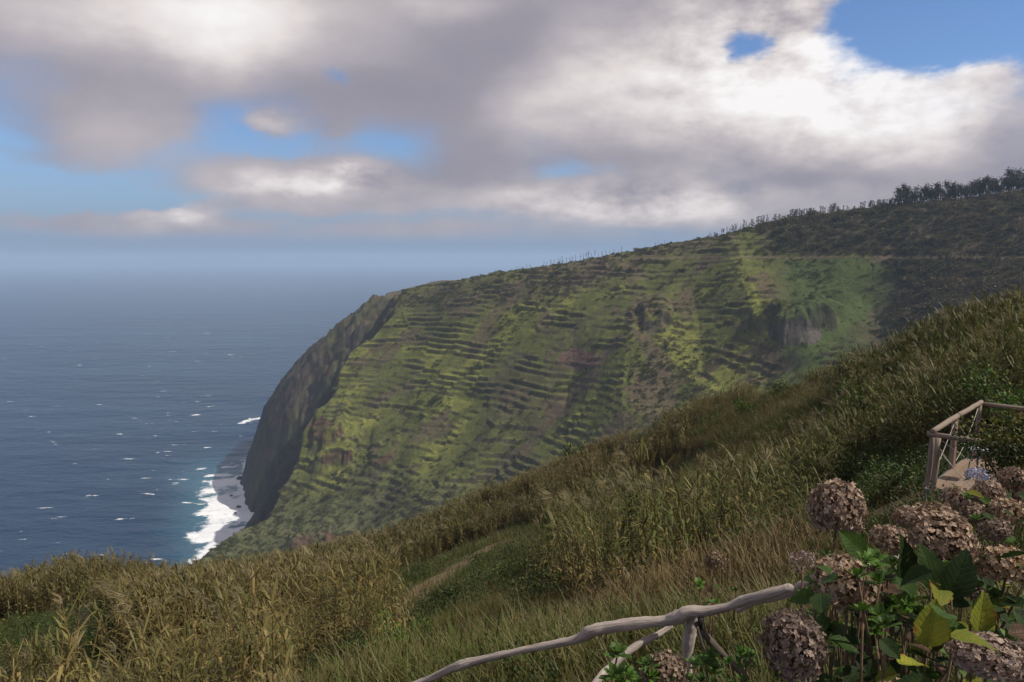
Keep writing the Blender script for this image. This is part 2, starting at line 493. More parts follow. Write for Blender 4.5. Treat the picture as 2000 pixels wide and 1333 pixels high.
M_twig = mat_simple('dry_stem', (0.07, 0.045, 0.028), (0.15, 0.10, 0.06), 30.0, 0.85)
M_rock = mat_simple('shore_rock', (0.02, 0.018, 0.018), (0.06, 0.055, 0.05), 0.6, 0.8, bd=0.3)

# ------------------------------------------------------------------ far headland
def far_surface():
    V = []
    def add(px, py, Y): p = P(px, py, Y); V.append((p.x, p.y, p.z)); return p
    def drop(px, py, Y, dY, dz): p = P(px, py, Y); s = (Y + dY) / Y; V.append((p.x * s, Y + dY, p.z - dz))
    ridge = [(2350, 335, 640), (2180, 352, 670), (2000, 374, 700), (1900, 388, 715), (1800, 399, 730), (1720, 406, 745), (1640, 416, 760), (1540, 430, 780), (1440, 452, 800), (1400, 463, 815),
             (1300, 477, 840), (1200, 499, 865), (1100, 515, 885), (1000, 529, 905), (900, 548, 940), (795, 567, 1000)]
    for px, py, Y in ridge:
        add(px, py, Y); drop(px, py, Y, 90, 16); drop(px, py, Y, 300, 50)
    # plateau edge running out behind the point
    for px, py, Y in ((742, 576, 1250), (720, 580, 1420), (740, 580, 1700)):
        add(px, py, Y)
    p = P(790, 567, 1000)
    V.append((-60, 1350, 318)); V.append((100, 1350, 300)); V.append((500, 1200, 330))
    # the near edge of the sea cliff
    for px, py, Y in ((770, 620, 965), (690, 690, 915), (665, 750, 880), (600, 830, 838), (590, 880, 815), (560, 960, 785), (545, 1000, 765), (450, 1045, 735), (380, 1100, 705), (300, 1170, 670)):
        add(px, py, Y)
    # slope body
    body = [(900, 640, 868), (900, 760, 806), (800, 700, 872), (780, 850, 788), (1000, 640, 832), (1000, 760, 762), (1000, 850, 712), (900, 900, 718), (760, 950, 730), (650, 1000, 730),
            (700, 1060, 690), (560, 1080, 700), (900, 990, 660), (1050, 930, 655), (1100, 600, 815), (1100, 700, 758), (1100, 800, 705), (1200, 580, 800), (1200, 680, 725), (1200, 790, 665),
            (1300, 560, 780), (1300, 660, 705), (1300, 780, 640), (1400, 540, 765), (1400, 640, 690), (1400, 740, 632), (1480, 540, 735), (1500, 640, 665), (1500, 720, 615),
            (1600, 510, 720), (1600, 600, 660), (1600, 690, 600), (1750, 500, 690), (1750, 590, 620), (1750, 660, 570), (1900, 490, 650), (1900, 590, 565), (2050, 470, 620), (2050, 570, 530), (2300, 450, 560), (2300, 580, 480)]
    for b in body: add(*b)
    # valley floor, hidden behind the near hillside
    for px, py, Y in ((400, 1260, 600), (600, 1200, 610), (800, 1150, 590), (1000, 1050, 580), (1200, 930, 570), (1400, 850, 545), (1600, 790, 510), (1800, 740, 480), (2050, 680, 440), (2300, 660, 400)):
        add(px, py, Y)
    return RBF(V, 300.0, 1.2e-2)
FAR = far_surface()
EDGE_PX = [(300, 1170, 670), (380, 1100, 705), (450, 1045, 735), (530, 1010, 760), (552, 985, 775), (566, 945, 790), (588, 900, 808), (596, 850, 830), (640, 790, 858), (664, 760, 874), (668, 735, 888), (692, 690, 915), (742, 655, 940), (770, 620, 965), (788, 570, 1000)]
EDGE = [tuple(P(*e)) for e in EDGE_PX]
EDGE = [(EDGE[0][0] - 40, EDGE[0][1] - 120, 0)] + EDGE + [(-152, 1060, 0), (-178, 1140, 0), (-212, 1240, 0), (-235, 1330, 0), (-232, 1420, 0), (-190, 1520, 0), (-100, 1640, 0), (40, 1780, 0)]
def spur(x, y, line, width, amp):
    d, s, t = polydist(x, y, line)
    n = len(line) - 1
    fade = ss(t, 0, 0.6) * (1 - ss(t, n - 0.5, n))
    k = np.maximum(0, 1 - d / width)
    return amp * fade * k * k * (1.6 - .6 * k)
def W(*pts): return [tuple(P(*p))[:2] for p in pts]
SPURS = [(W((1405, 468, 815), (1440, 520, 765), (1470, 590, 705), (1485, 660, 655), (1500, 740, 605)), 60, 14),
         (W((1235, 600, 770), (1235, 645, 735), (1220, 720, 690), (1215, 800, 650), (1220, 860, 620)), 45, 11),
         (W((1640, 560, 665), (1600, 620, 640), (1570, 660, 615), (1540, 720, 590)), 45, 13),
         (W((1000, 780, 745), (940, 860, 712), (850, 960, 690), (800, 1040, 670)), 30, 7),
         (W((690, 840, 810), (640, 900, 800), (600, 960, 775)), 30, 6)]
GULLY = [(W((1120, 640, 780), (1110, 740, 715), (1010, 830, 700), (950, 890, 690), (905, 975, 665), (860, 1060, 640)), 34, 11),
         (W((800, 860, 780), (760, 930, 738), (700, 1010, 700), (650, 1080, 680)), 24, 6),
         (W((1360, 560, 770), (1370, 660, 690), (1380, 760, 630)), 42, 10),
         (W((1700, 520, 690), (1720, 600, 620), (1740, 680, 560)), 60, 14),
         (W((930, 700, 800), (900, 760, 785)), 40, 6)]
CREST = None
CREST_PX = [(2350, 335), (2180, 352), (2000, 374), (1900, 388), (1800, 399), (1720, 406), (1640, 416), (1540, 430), (1440, 452), (1400, 463), (1300, 477), (1200, 499), (1100, 515), (1000, 529), (900, 548), (850, 557), (795, 567)][::-1]
def far_base(x, y):
    z = FAR(x, y)
    for l, w, a in SPURS: z = z + spur(x, y, l, w, a)
    for l, w, a in GULLY:
        z = z - spur(x + 5 * fbm(x / 30, y / 30, 88, 3), y, l, w, a)
    z = z + 3.2 * fbm(x / 90, y / 90, 3, 4)
    if CREST is not None:
        tt, yc, dz = CREST
        t = x / np.maximum(y, 1); c = np.interp(t, tt, yc)
        z = z + np.interp(t, tt, dz) * ss(y, c - 130, c - 15)
    return z
def fit_crest():
    global CREST
    pxs = np.arange(800, 2340, 10.0); want_y = np.interp(pxs, [a for a, b in CREST_PX], [b for a, b in CREST_PX])
    want_y = want_y + 2.0 * fbm(pxs / 60, pxs * 0, 7, 3)
    for it in range(4):
        Y = np.linspace(560, 1010, 226); Tg, Yg = np.meshgrid((pxs - 1000) / FPX, Y)
        z = far_base(Tg * Yg, Yg)
        px_, py_ = pix(Tg * Yg, Yg, z)
        j = np.argmin(py_, axis=0)
        yc = Y[j]; dy = want_y - py_[j, np.arange(len(pxs))]
        tt = (pxs - 1000) / FPX; dz = -dy * yc / FPX
        if CREST is None: CREST = (tt, yc, dz)
        else: CREST = (tt, 0.5 * CREST[1] + 0.5 * yc, CREST[2] + dz)
fit_crest()
CRAGS = [(tuple(P(1560, 660, 635))[0], 625, 26, 15), (tuple(P(1500, 655, 655))[0], 648, 14, 9), (tuple(P(1283, 640, 735))[0], 730, 16, 9), (tuple(P(640, 850, 825))[0], 815, 22, 9), (tuple(P(660, 895, 800))[0], 792, 26, 8), (tuple(P(745, 895, 775))[0], 765, 18, 6), (tuple(P(610, 1060, 715))[0], 706, 24, 7)]
def far_z(x, y, detail=True, want=False):
    base = far_base(x, y)
    z = base
    px, py = pix(x, y, z)
    # terraces
    tm = 1 - ss(px, 1470, 1560)
    tm = np.maximum(tm, 0.75 * ss(px, 1580, 1620) * (1 - ss(px, 1740, 1800)) * ss(py, 640, 660))
    tri = inpoly(px, py, [(1225, 650), (1260, 640), (1330, 720), (1420, 800), (1300, 860), (1215, 850)])
    tm = np.where(tri, 0.05, tm)
    tm *= 0.25 + 0.75 * ss(fbm(x / 46, y / 32, 21, 4), -0.34, 0.02)
    tm *= 0.35 + 0.65 * ss(fbm(x / 18 + 40, y / 9, 22, 3), -0.4, 0.0)
    tm *= 1 - 0.55 * ss(py, 930, 1040)
    tm *= 1 - ss(y, 1000, 1040)
    step = 5.8
    warp = 6.0 * fbm(x / 120, y / 120, 5, 3) + 0.7 * fbm(x / 22, y / 22, 6, 2)
    blk = hash2(np.floor(x / 38 + 2.2 * fbm(x / 70, y / 70, 8, 3)), np.floor(y / 44 + 1.2 * fbm(x / 60, y / 60, 18, 2)), 4) * step * .95      # walls break from plot to plot
    h = (z + warp + blk) / step
    k = np.floor(h); t = h - k
    wdt = 0.10 + 0.05 * fbm(x / 15, y / 15, 9, 2)
    riser = np.exp(-((t - .5) / 0.13) ** 2)
    aw = ss(vnoise(x / 30 + 17.3 * k, k * 3.71, 19), 0.22, 0.62)      # walls come and go along each ledge
    prof = t * (1 - .80 * aw) + .80 * aw * ss(t, 0.5 - wdt, 0.5 + wdt)
    riser = riser * aw
    z = z + tm * (prof - t) * step
    rz = tm * riser
    if detail:
        rough = fbm(x / 9, y / 9, 33, 4, .6)
        z = z + (1.0 - .6 * tm) * 0.9 * rough + 0.35 * fbm(x / 2.6, y / 2.6, 34, 2)
        for cx_, cy_, wd_, hg_ in CRAGS:
            yw = y + 5 * fbm(x / 9, y / 25, 37, 4, .55)
            z = z + hg_ * (1 + .35 * fbm(x / 9, y / 9, 38, 3)) * ss(yw, cy_ - 13, cy_ - 4) * (1 - ss(yw, cy_, cy_ + 55)) * (1 - ss(np.abs(x - cx_) + 6 * fbm(x / 9, y / 9, 39, 3), wd_ * .6, wd_))
    # sea cliff
    d, s, t = polydist(x + 7 * fbm(x / 28, y / 28, 40, 4), y + 7 * fbm(x / 28, y / 28, 41, 4), EDGE)
    sea = s < 0
    dd = np.where(sea, d, 0)
    ribs = fbm(t * 3.1 + dd / 160, dd / 60, 50, 5, .6)
    bench = fbm(dd / 30 + 0.3 * t, t * 1.2, 51, 3)
    yb = np.interp(t, np.arange(len(EDGE)), [e[1] for e in EDGE])
    fm = ss(yb, 900, 1180)
    fall = (1 - fm) * dd * 1.36 + fm * np.interp(dd, [0, 44, 87, 148, 182, 217, 240, 300, 600], [0, 30, 63, 106, 150, 239, 310, 480, 1400])
    fall = fall + ss(dd, 0, 10) * (4 + 24 * ribs + 9 * bench + 3 * fbm(x / 9, y / 9, 55, 3)) * (1 - .6 * ss(dd, 100, 220))
    zc = np.where(sea, base - np.maximum(fall, 0), z)
    ledge = np.interp(t, np.arange(len(EDGE)), [0] * len(EDGE))
    cliffm = ss(dd, 2, 9)
    zc = np.minimum(z, zc)
    # keep the seaward face falling even where the fitted surface rises
    if want: return zc, base, rz, cliffm, px, py, tm, ribs
    return zc

def build_far():
    t = np.linspace(-0.62, 0.80, 1080)
    Y = np.concatenate([np.linspace(400, 560, 80)[:-1], np.linspace(560, 1010, 600)[:-1], np.linspace(1010, 1800, 130)])
    Tt, YY = np.meshgrid(t, Y); X = Tt * YY
    z, base, rz, cl, px, py, tm, ribs = far_z(X, YY, True, True)
    # colours -----------------------------------------------------------
    px, py = pix(X, YY, z)
    n1 = fbm(X / 70, YY / 70, 60, 4); n2 = fbm(X / 22, YY / 22, 61, 4); n3 = fbm(X / 7, YY / 7, 62, 3)
    green = np.array([0.100, 0.118, 0.024]); bright = np.array([0.180, 0.200, 0.032]); olive = np.array([0.090, 0.088, 0.036])
    brown = np.array([0.125, 0.092, 0.058]); rock = np.array([0.075, 0.064, 0.058]); red = np.array([0.115, 0.066, 0.042]); dark = np.array([0.045, 0.048, 0.026])
    def mixc(c, d, m): return c * (1 - m[..., None]) + d * m[..., None]
    c = np.ones(X.shape + (3,)) * green
    c = mixc(c, bright, ss(n1 + .6 * n2, -0.15, 0.45) * tm)
    c = mixc(c, olive, ss(-n1 + .5 * n3, -0.02, 0.55))
    c = mixc(c, brown * 0.95, 0.75 * ss(fbm(X / 40, YY / 30, 66, 4) + .3 * n3, 0.12, 0.42))
    # higher ground towards the ridge is browner heath, lower slope is ashy green scrub
    up = ss(-(py - np.interp(px, [700, 900, 1100, 1300, 1440], [600, 600, 580, 520, 470])), -25, 25)
    c = mixc(c, brown * 0.72 + 0.012, 0.75 * up * (px < 1440) * ss(n2 + n1, -0.6, 0.3))
    lowm = ss(py, 900, 1010) * (px < 1000)
    c = mixc(c, np.array([0.105, 0.115, 0.048]), 0.8 * lowm)
    c = mixc(c, brown, 0.8 * inpoly(px + 14 * n2 + 6 * n3, py + 8 * n3, [(1235, 645), (1260, 640), (1310, 700), (1330, 790), (1260, 850), (1222, 840)]) * ss(n2, -0.6, 0.2))
    c = mixc(c, bright * 1.05, 0.85 * inpoly(px + 8 * n2, py, [(1420, 475), (1445, 505), (1490, 600), (1500, 660), (1475, 640), (1455, 570)]))  # sunlit right flank of the spur painted in as brighter grass
    # right-hand slope: plain pasture, then dark burnt wood
    c = mixc(c, np.array([0.060, 0.088, 0.022]), ss(px, 1490, 1560) * ss(py, 495, 510))
    wood = np.maximum(ss(px + 120 * n1 + 40 * n2, 1690, 1800), ss(px + 60 * n2, 1440, 1560) * (1 - ss(py + 14 * n2 + 8 * n1, 480, 506)))
    c = mixc(c, np.array([0.066, 0.060, 0.034]), 0.85 * wood)
    c = mixc(c, brown * .85, wood * 0.6 * ss(n2 + .5 * n1, 0.0, 0.4))
    # bare soil and rock
    trk = np.exp(-((py - 503 - 2 * fbm(px / 90, px * 0, 9, 2)) / 1.6) ** 2) * ss(px, 1230, 1300)
    c = mixc(c, np.array([0.17, 0.13, 0.085]), 0.8 * trk)
    soil = inpoly(px + 6 * n2, py + 6 * n3, [(1085, 700), (1110, 680), (1165, 690), (1170, 715), (1130, 725), (1095, 715)])
    c = mixc(c, np.array([0.15, 0.09, 0.070]), 0.9 * soil)
    c = mixc(c, brown, 0.8 * inpoly(px + 8 * n2, py + 8 * n3, [(1480, 660), (1520, 690), (1560, 720), (1500, 740), (1470, 700)]))
    gx = np.gradient(z, axis=1) / np.maximum(np.gradient(X, axis=1), 1e-6)
    gy = np.gradient(z, axis=0) / np.gradient(YY, axis=0)
    steep = np.hypot(gx, gy)
    c = mixc(c, np.array([0.085, 0.066, 0.040]), 0.7 * np.clip(rz, 0, 1) * ss(n3, -0.7, 0.3))  # risers: stony brown, with their shade darkened into the colour
    rk = ss(steep + .35 * n3, 1.25, 2.0)
    c = mixc(c, rock * 0.8, 0.65 * rk * (1 - 0.4 * tm))
    crag = inpoly(px + 8 * n3, py + 6 * n2, [(1500, 640), (1530, 630), (1570, 625), (1605, 650), (1600, 672), (1550, 678), (1505, 665)])
    stripe = ss(fbm(X / 3.2, z / 16, 73, 3), -.4, .4)[..., None]
    c = mixc(c, np.array([0.060, 0.050, 0.048]) * (1 - stripe) + np.array([0.125, 0.11, 0.10]) * stripe, 0.92 * crag)
    crag2 = inpoly(px + 8 * n3, py + 6 * n2, [(1258, 628), (1285, 625), (1300, 650), (1280, 655), (1262, 650)])
    c = mixc(c, rock, 0.8 * crag2)
    redm = np.zeros(X.shape, bool)
    for poly in ([(600, 830), (630, 810), (675, 850), (650, 865), (610, 870)], [(625, 885), (690, 880), (690, 905), (630, 905)], [(720, 900), (770, 880), (765, 900), (730, 912)], [(575, 1045), (640, 1040), (680, 1060), (560, 1075)]):
        redm |= inpoly(px + 8 * n3, py + 8 * n2, poly)
    c = mixc(c, red, 0.85 * redm * ss(n3, -0.7, 0.1))
    # the cliff: dark basalt with hanging green
    hang = ss(fbm(X / 30, z / 40, 70, 4) + .5 * n3 + 0.5 * ss(z, 60, 240) - .3, -0.2, 0.35)
    cliffc = mixc(np.ones(X.shape + (3,)) * np.array([0.060, 0.048, 0.042]), np.array([0.075, 0.076, 0.030]), 0.9 * hang)
    cliffc = mixc(cliffc, np.array([0.12, 0.07, 0.045]), 0.5 * ss(fbm(X / 20, z / 12, 71, 3), 0.2, 0.5))
    c = mixc(c, cliffc, cl)
    me = npmesh('headland', np.stack([X, YY, z], -1), gridquads(*X.shape), None, c.reshape(-1, 3), True, [M_far])
    o = link(bpy.data.objects.new('headland', me))
    tag(o, kind='structure')
    return o
build_far()

# ------------------------------------------------------------------ sea
def build_sea():
    az = np.linspace(R(-75), R(75), 420)
    r = np.concatenate([np.linspace(250, 2400, 330)[:-1], np.geomspace(2400, 32000, 60)])
    A, RR = np.meshgrid(az, r); X = RR * np.sin(A); Y = RR * np.cos(A)
    px, py = pix(X, Y, np.zeros_like(X))
    zl = np.where((RR < 2300), far_z(X, np.clip(Y, 300, 1790), False), -400)
    shore = ss(zl, -70, 0)
    foam = 0.95 * ss(px + 40 * fbm(X / 50, Y / 50, 81, 3), 335, 425) * (px < 520) * ss(py + 40 * fbm(X / 40, Y / 40, 85, 3), 880, 960) * (py < 1180)
    foam *= 0.8 + .5 * fbm(X / 60, Y / 20, 82, 3)
    foam = np.maximum(foam, 0.85 * ss(zl, -32, -2))
    foam = np.maximum(foam, 0.62 * inpoly(px + 6 * fbm(X / 30, Y / 30, 87, 3), py + 4 * fbm(X / 20, Y / 20, 83, 3), [(457, 829), (475, 821), (500, 813), (520, 811), (520, 816), (488, 826)]))
    shallow = ss(px + 30 * fbm(X / 70, Y / 70, 86, 3), 290, 420) * (px < 540) * ss(py, 860, 960)  # turquoise shallows, spread wider to lift the headland's shadow by colour
    shallow = np.maximum(shallow * .75, 0.9 * shore)
    c = np.stack([np.clip(foam, 0, 1.5), shallow, np.zeros_like(foam)], -1)
    me = npmesh('sea', np.stack([X, Y, np.zeros_like(X)], -1), gridquads(*X.shape), None, c.reshape(-1, 3), True, [M_sea])
    tag(link(bpy.data.objects.new('sea', me)), kind='structure')
build_sea()
# rocks awash under the cliff
def shore_rock(px, py, s, label):
    Y = CAMZ / max(1e-3, -(P(px, py, 1.0).z - CAMZ))
    p = P(px, py, Y)
    b = MB(); nl, ns = 7, 9; vs_ = []
    for i in range(nl):
        for k in range(ns):
            a = 2 * math.pi * k / ns; e = -0.4 + 1.97 * i / (nl - 1)
            r = s * (0.8 + 0.45 * random.random())
            vs_.append(Vector((r * math.cos(a) * math.cos(e) * 1.3, r * math.sin(a) * math.cos(e), r * math.sin(e) * 0.8)))
    b.add(vs_, [(i * ns + k, i * ns + (k + 1) % ns, (i + 1) * ns + (k + 1) % ns, (i + 1) * ns + k) for i in range(nl - 1) for k in range(ns)])
    o = b.obj('sea_rock', M_rock, None, False); o.location = (p.x, p.y, 0)
    tag(o, label, 'rock', 'rocks awash in the surf')
for a in ((469, 936, 5, 'black rock standing in white surf at the cliff foot'), (466, 991, 3, 'small dark rock awash in surf below the cliff'), (460, 1003, 2, 'small dark rock awash in surf below the cliff'), (452, 969, 2, 'small dark rock awash in surf below the cliff')):
    shore_rock(*a)

# ------------------------------------------------------------------ near hillside
def near_surface():
    V = [(0, 0, CAMZ - 1.75), (0.8, 0.6, CAMZ - 1.75), (-4, 0, CAMZ - 2.6), (-10, 2, CAMZ - 5.5), (8, -3, CAMZ - 2.0), (0, -6, CAMZ - 1.0), (20, 5, CAMZ - 3.0), (30, -5, CAMZ - 1), (-30, 0, CAMZ - 16), (-20, -15, CAMZ - 8)]
    def g(px, py, Y, veg=0.0): p = P(px, py, Y); V.append((p.x, p.y, p.z - veg))
    sil = [(2350, 520, 48), (2150, 555, 52), (2000, 585, 56), (1900, 612, 61), (1800, 648, 67), (1700, 694, 75), (1640, 724, 84), (1500, 748, 98), (1380, 788, 108), (1250, 834, 114), (1100, 900, 117), (980, 955, 117), (860, 1016, 111),
           (760, 1050, 104), (640, 1079, 98), (500, 1104, 92), (380, 1116, 87), (250, 1104, 79), (120, 1102, 71), (0, 1139, 64), (-200, 1190, 58), (-500, 1260, 52)]
    for px, py, Y in sil:
        vg = 1.8 if 1370 < px < 1650 else 2.9
        g(px, py, Y, vg)
        p = P(px, py, Y); z = p.z - vg
        for dY, dz in ((12, 9), (45, 38), (160, 150)):
            s = (Y + dY) / Y; V.append((p.x * s, Y + dY, max(z - dz, 3)))
    for a in ((1930, 760, 22, 2.6), (1750, 800, 30, 2.8), (1600, 800, 58, 2.2), (1500, 800, 80, 0.4), (1420, 830, 82, 0.5), (1520, 770, 90, 0.5), (1300, 900, 84, 2.4), (1450, 900, 52, 2.6),
              (1150, 980, 80, 2.4), (1000, 1045, 66, 0.1), (830, 1145, 46, 0.1), (700, 1120, 70, 2.6), (400, 1170, 58, 2.6), (200, 1215, 44, 0.5), (100, 1280, 36, 0.4), (300, 1330, 30, 2.4), (650, 1310, 26, 0.2),
              (900, 1300, 15, 0.2), (1080, 1150, 24, 0.3), (1250, 1190, 21, 0.2), (1500, 1130, 23, 0.2), (1620, 1040, 20, 0.3), (1400, 1235, 9, 0.1), (1500, 1225, 9, 0.1), (1350, 1150, 25, 0.2), (1720, 960, 15, 0.4), (1150, 1260, 9, 0.1), (1050, 1333, 6, 0.0), (-100, 1333, 33, 1.0)):
        g(*a)
    for x, y, z in ((1.0, 3.2, -2.55), (0, 3.4, -2.7), (-0.6, 3.6, -3.1), (1.6, 1.6, -1.95), (3.0, 3.0, -2.2), (5, 6, -3.0), (7.2, 13, -4.25), (9.7, 15.8, -4.4), (10, 11, -3.7), (14, 15, -3.6), (18, 22, -4.0), (24, 30, -3.6), (40, 30, -2)):
        V.append((x, y, CAMZ + z))
    return RBF(V, 40.0, 1e-3)
NEAR = near_surface()
def near_z(x, y):
    r = np.hypot(x, y)
    return NEAR(x, y) + 0.9 * ss(r, 6, 40) * fbm(x / 14, y / 14, 90, 3) + 0.10 * fbm(x / 1.7, y / 1.7, 91, 3)
PATH = [tuple(P(1004, 1042, 67))[:2], tuple(P(960, 1065, 61))[:2], tuple(P(900, 1105, 53))[:2], tuple(P(850, 1140, 47))[:2], tuple(P(800, 1180, 40))[:2], tuple(P(745, 1235, 33))[:2]]
CLEAR = [(560, 1345), (640, 1290), (780, 1290), (805, 1200), (745, 1150), (800, 1115), (900, 1068), (1000, 1034), (1060, 1030), (1120, 1060), (1060, 1110), (1040, 1150), (1130, 1180), (1260, 1200), (1420, 1170), (1500, 1140), (1560, 1105), (1600, 1030), (1640, 960), (1720, 900), (1800, 915), (1900, 880), (2100, 840), (2400, 900), (2400, 4000), (300, 4000)]
CLEAR2 = [(-80, 1250), (0, 1215), (110, 1205), (230, 1215), (240, 1255), (170, 1300), (60, 1310), (-80, 1310)]
CLEAR3 = [(1375, 812), (1420, 800), (1500, 772), (1590, 757), (1615, 775), (1600, 815), (1520, 850), (1420, 870), (1330, 880)]
def build_near():
    az = np.linspace(R(-88), R(88), 620)
    r = np.concatenate([[0.05], np.geomspace(0.4, 420, 330)])
    A, RR = np.meshgrid(az, r); X = RR * np.sin(A); Y = RR * np.cos(A)
    z = near_z(X, Y)
    px, py = pix(X, Y, z)
    n1 = fbm(X / 9, Y / 9, 95, 4); n2 = fbm(X / 1.3, Y / 1.3, 96, 4)
    def mixc(c, d, m): return c * (1 - m[..., None]) + np.array(d) * m[..., None]
    c = np.ones(X.shape + (3,)) * np.array([0.045, 0.040, 0.022])
    cl = inpoly(px, py, CLEAR) | inpoly(px, py, CLEAR2) | inpoly(px, py, CLEAR3)
    c = mixc(c, (0.058, 0.066, 0.022), 0.9 * cl)
    c = mixc(c, (0.095, 0.095, 0.038), 0.9 * inpoly(px, py, CLEAR3))
    c = mixc(c, (0.10, 0.072, 0.040), 0.8 * cl * ss(n1 + .4 * n2, 0.0, 0.5))
    d, s, t = polydist(X, Y, PATH)
    c = mixc(c, (0.20, 0.135, 0.075), (1 - ss(d + .5 * n2, 0.6, 1.5)) * (Y < 75) * ss(Y + 6 * n1, 33, 42) * ss(n2, -0.9, -0.2))
    me = npmesh('hillside', np.stack([X, Y, z], -1), gridquads(*X.shape), None, c.reshape(-1, 3), True, [M_near])
    tag(link(bpy.data.objects.new('hillside', me)), kind='structure')
build_near()

# ------------------------------------------------------------------ scattering of plants (uncountable)
def scatter(name, label, cat, pts, rot, scl, tint, idx, meshes):
    src = bpy.data.collections.new(name + '_kinds')
    for i, me in enumerate(meshes):
        src.objects.link(bpy.data.objects.new('%s_kind_%02d' % (name, i), me))
    pm = bpy.data.meshes.new(name)
    n = len(pts)
    pm.vertices.add(n); pm.vertices.foreach_set('co', np.asarray(pts, np.float32).ravel())
    for nm, typ, arr, key in (('rot', 'FLOAT_VECTOR', rot, 'vector'), ('scl', 'FLOAT_VECTOR', scl, 'vector'), ('tint', 'FLOAT', tint, 'value'), ('idx', 'INT', idx, 'value')):
        a = pm.attributes.new(nm, typ, 'POINT'); a.data.foreach_set(key, np.asarray(arr, np.int32 if typ == 'INT' else np.float32).ravel())
    o = link(bpy.data.objects.new(name, pm))
    ng = bpy.data.node_groups.new(name + '_scatter', 'GeometryNodeTree')
    ng.interface.new_socket('Geometry', in_out='INPUT', socket_type='NodeSocketGeometry')
    ng.interface.new_socket('Geometry', in_out='OUTPUT', socket_type='NodeSocketGeometry')
    N = ng.nodes; L = ng.links
    gi = N.new('NodeGroupInput'); go = N.new('NodeGroupOutput')
    iop = N.new('GeometryNodeInstanceOnPoints'); ci = N.new('GeometryNodeCollectionInfo')
    ci.inputs[0].default_value = src; ci.inputs['Separate Children'].default_value = True; ci.inputs['Reset Children'].default_value = True
    def na(nm, typ):
        a = N.new('GeometryNodeInputNamedAttribute'); a.data_type = typ; a.inputs[0].default_value = nm
        return [s for s in a.outputs if s.enabled and s.name == 'Attribute'][0]
    e2r = N.new('FunctionNodeEulerToRotation')
    L.new(na('rot', 'FLOAT_VECTOR'), e2r.inputs[0])
    L.new(gi.outputs[0], iop.inputs['Points']); L.new(ci.outputs[0], iop.inputs['Instance'])
    iop.inputs['Pick Instance'].default_value = True
    L.new(na('idx', 'INT'), iop.inputs['Instance Index'])
    L.new(e2r.outputs[0], iop.inputs['Rotation'])
    L.new(na('scl', 'FLOAT_VECTOR'), iop.inputs['Scale'])
    L.new(iop.outputs[0], go.inputs[0])
    md = o.modifiers.new('scatter', 'NODES'); md.node_group = ng
    tag(o, label, cat, kind='stuff')
    return o
VX, VY, VZ = Vector((1, 0, 0)), Vector((0, 1, 0)), Vector((0, 0, 1))
WIND = Vector((-1.0, -0.25, 0))      # leaves and plumes stream to the left
def cane_mesh(i, nst=3, wide=1.0, plume_p=0.4, far=False):
    rd = random.Random(100 + i)
    b = MB()
    for s_ in range(nst):
        base = Vector((rd.uniform(-.35, .35), rd.uniform(-.35, .35), 0))
        h = rd.uniform(2.3, 3.6); lean = WIND * rd.uniform(0.0, 0.20) + Vector((rd.uniform(-.12, .12), rd.uniform(-.12, .12), 0))
        def at(s): return base + VZ * h * s * (1 - 0.06 * s) + lean * h * s * s
        pts = [at(s) for s in (0, .35, .7, 1.0)]
        sc = (0.75, rd.uniform(.4, .7), .3)
        for sd_ in (VX, VY): b.ribbon(pts, [.030 * wide, .026 * wide, .02 * wide, .012], sd_, sc)
        nl = rd.randint(9, 12) if far else rd.randint(11, 14); a0 = rd.uniform(0, 6.3)
        for k in range(nl):
            s = 0.22 + 0.76 * (k + rd.random() * .6) / nl
            a = a0 + (k % 2) * math.pi + rd.uniform(-.5, .5)
            out = Vector((math.cos(a), math.sin(a), 0)); L_ = rd.uniform(.45, .75) * (1 - .25 * abs(s - .6)) * (.72 if far else 1)
            side = out.cross(VZ)
            up = rd.uniform(.5, 1.0) + (0.4 if s > .85 else 0); dr = rd.uniform(.7, 1.5) * (0.5 if s > .85 else 1)
            if far: up += .45; dr *= .75
            lp = []
            for q in (0, .33, .66, 1.0):
                lp.append(at(s) + out * L_ * q * (1 - .2 * q) + VZ * L_ * (up * q - dr * q * q) + WIND * L_ * .10 * q * q)
            w = rd.uniform(.034, .058) * wide
            dry = (0.95 if s < .45 else rd.choice((.15, .3, .35, .8))) + rd.uniform(-.1, .1)
            b.ribbon(lp, [w * .8, w, w * .7, w * .1], side, (dry, rd.uniform(.15, .95), rd.random()))
        if rd.random() < plume_p:
            top = at(1.0)
            for k in range(22):
                o_ = Vector((rd.uniform(-1, 1), rd.uniform(-1, 1), rd.uniform(.2, 1.2))) * .5 + WIND * rd.uniform(.2, .9) + VZ * rd.uniform(.2, .9)
                L_ = rd.uniform(.2, .38); st = top + VZ * rd.uniform(-.05, .25)
                lp = [st, st + o_ * L_ * .5, st + o_ * L_ + WIND * .12 - VZ * .05]
                b.ribbon(lp, [.008 * wide, .020 * wide, .004], Vector((rd.uniform(-1, 1), rd.uniform(-1, 1), rd.uniform(-.3, .3))).normalized(), (rd.uniform(.2, .8), rd.uniform(.4, .7), rd.random()), 1)
    return b.mesh('cane_clump', [M_cane, M_plume], False)
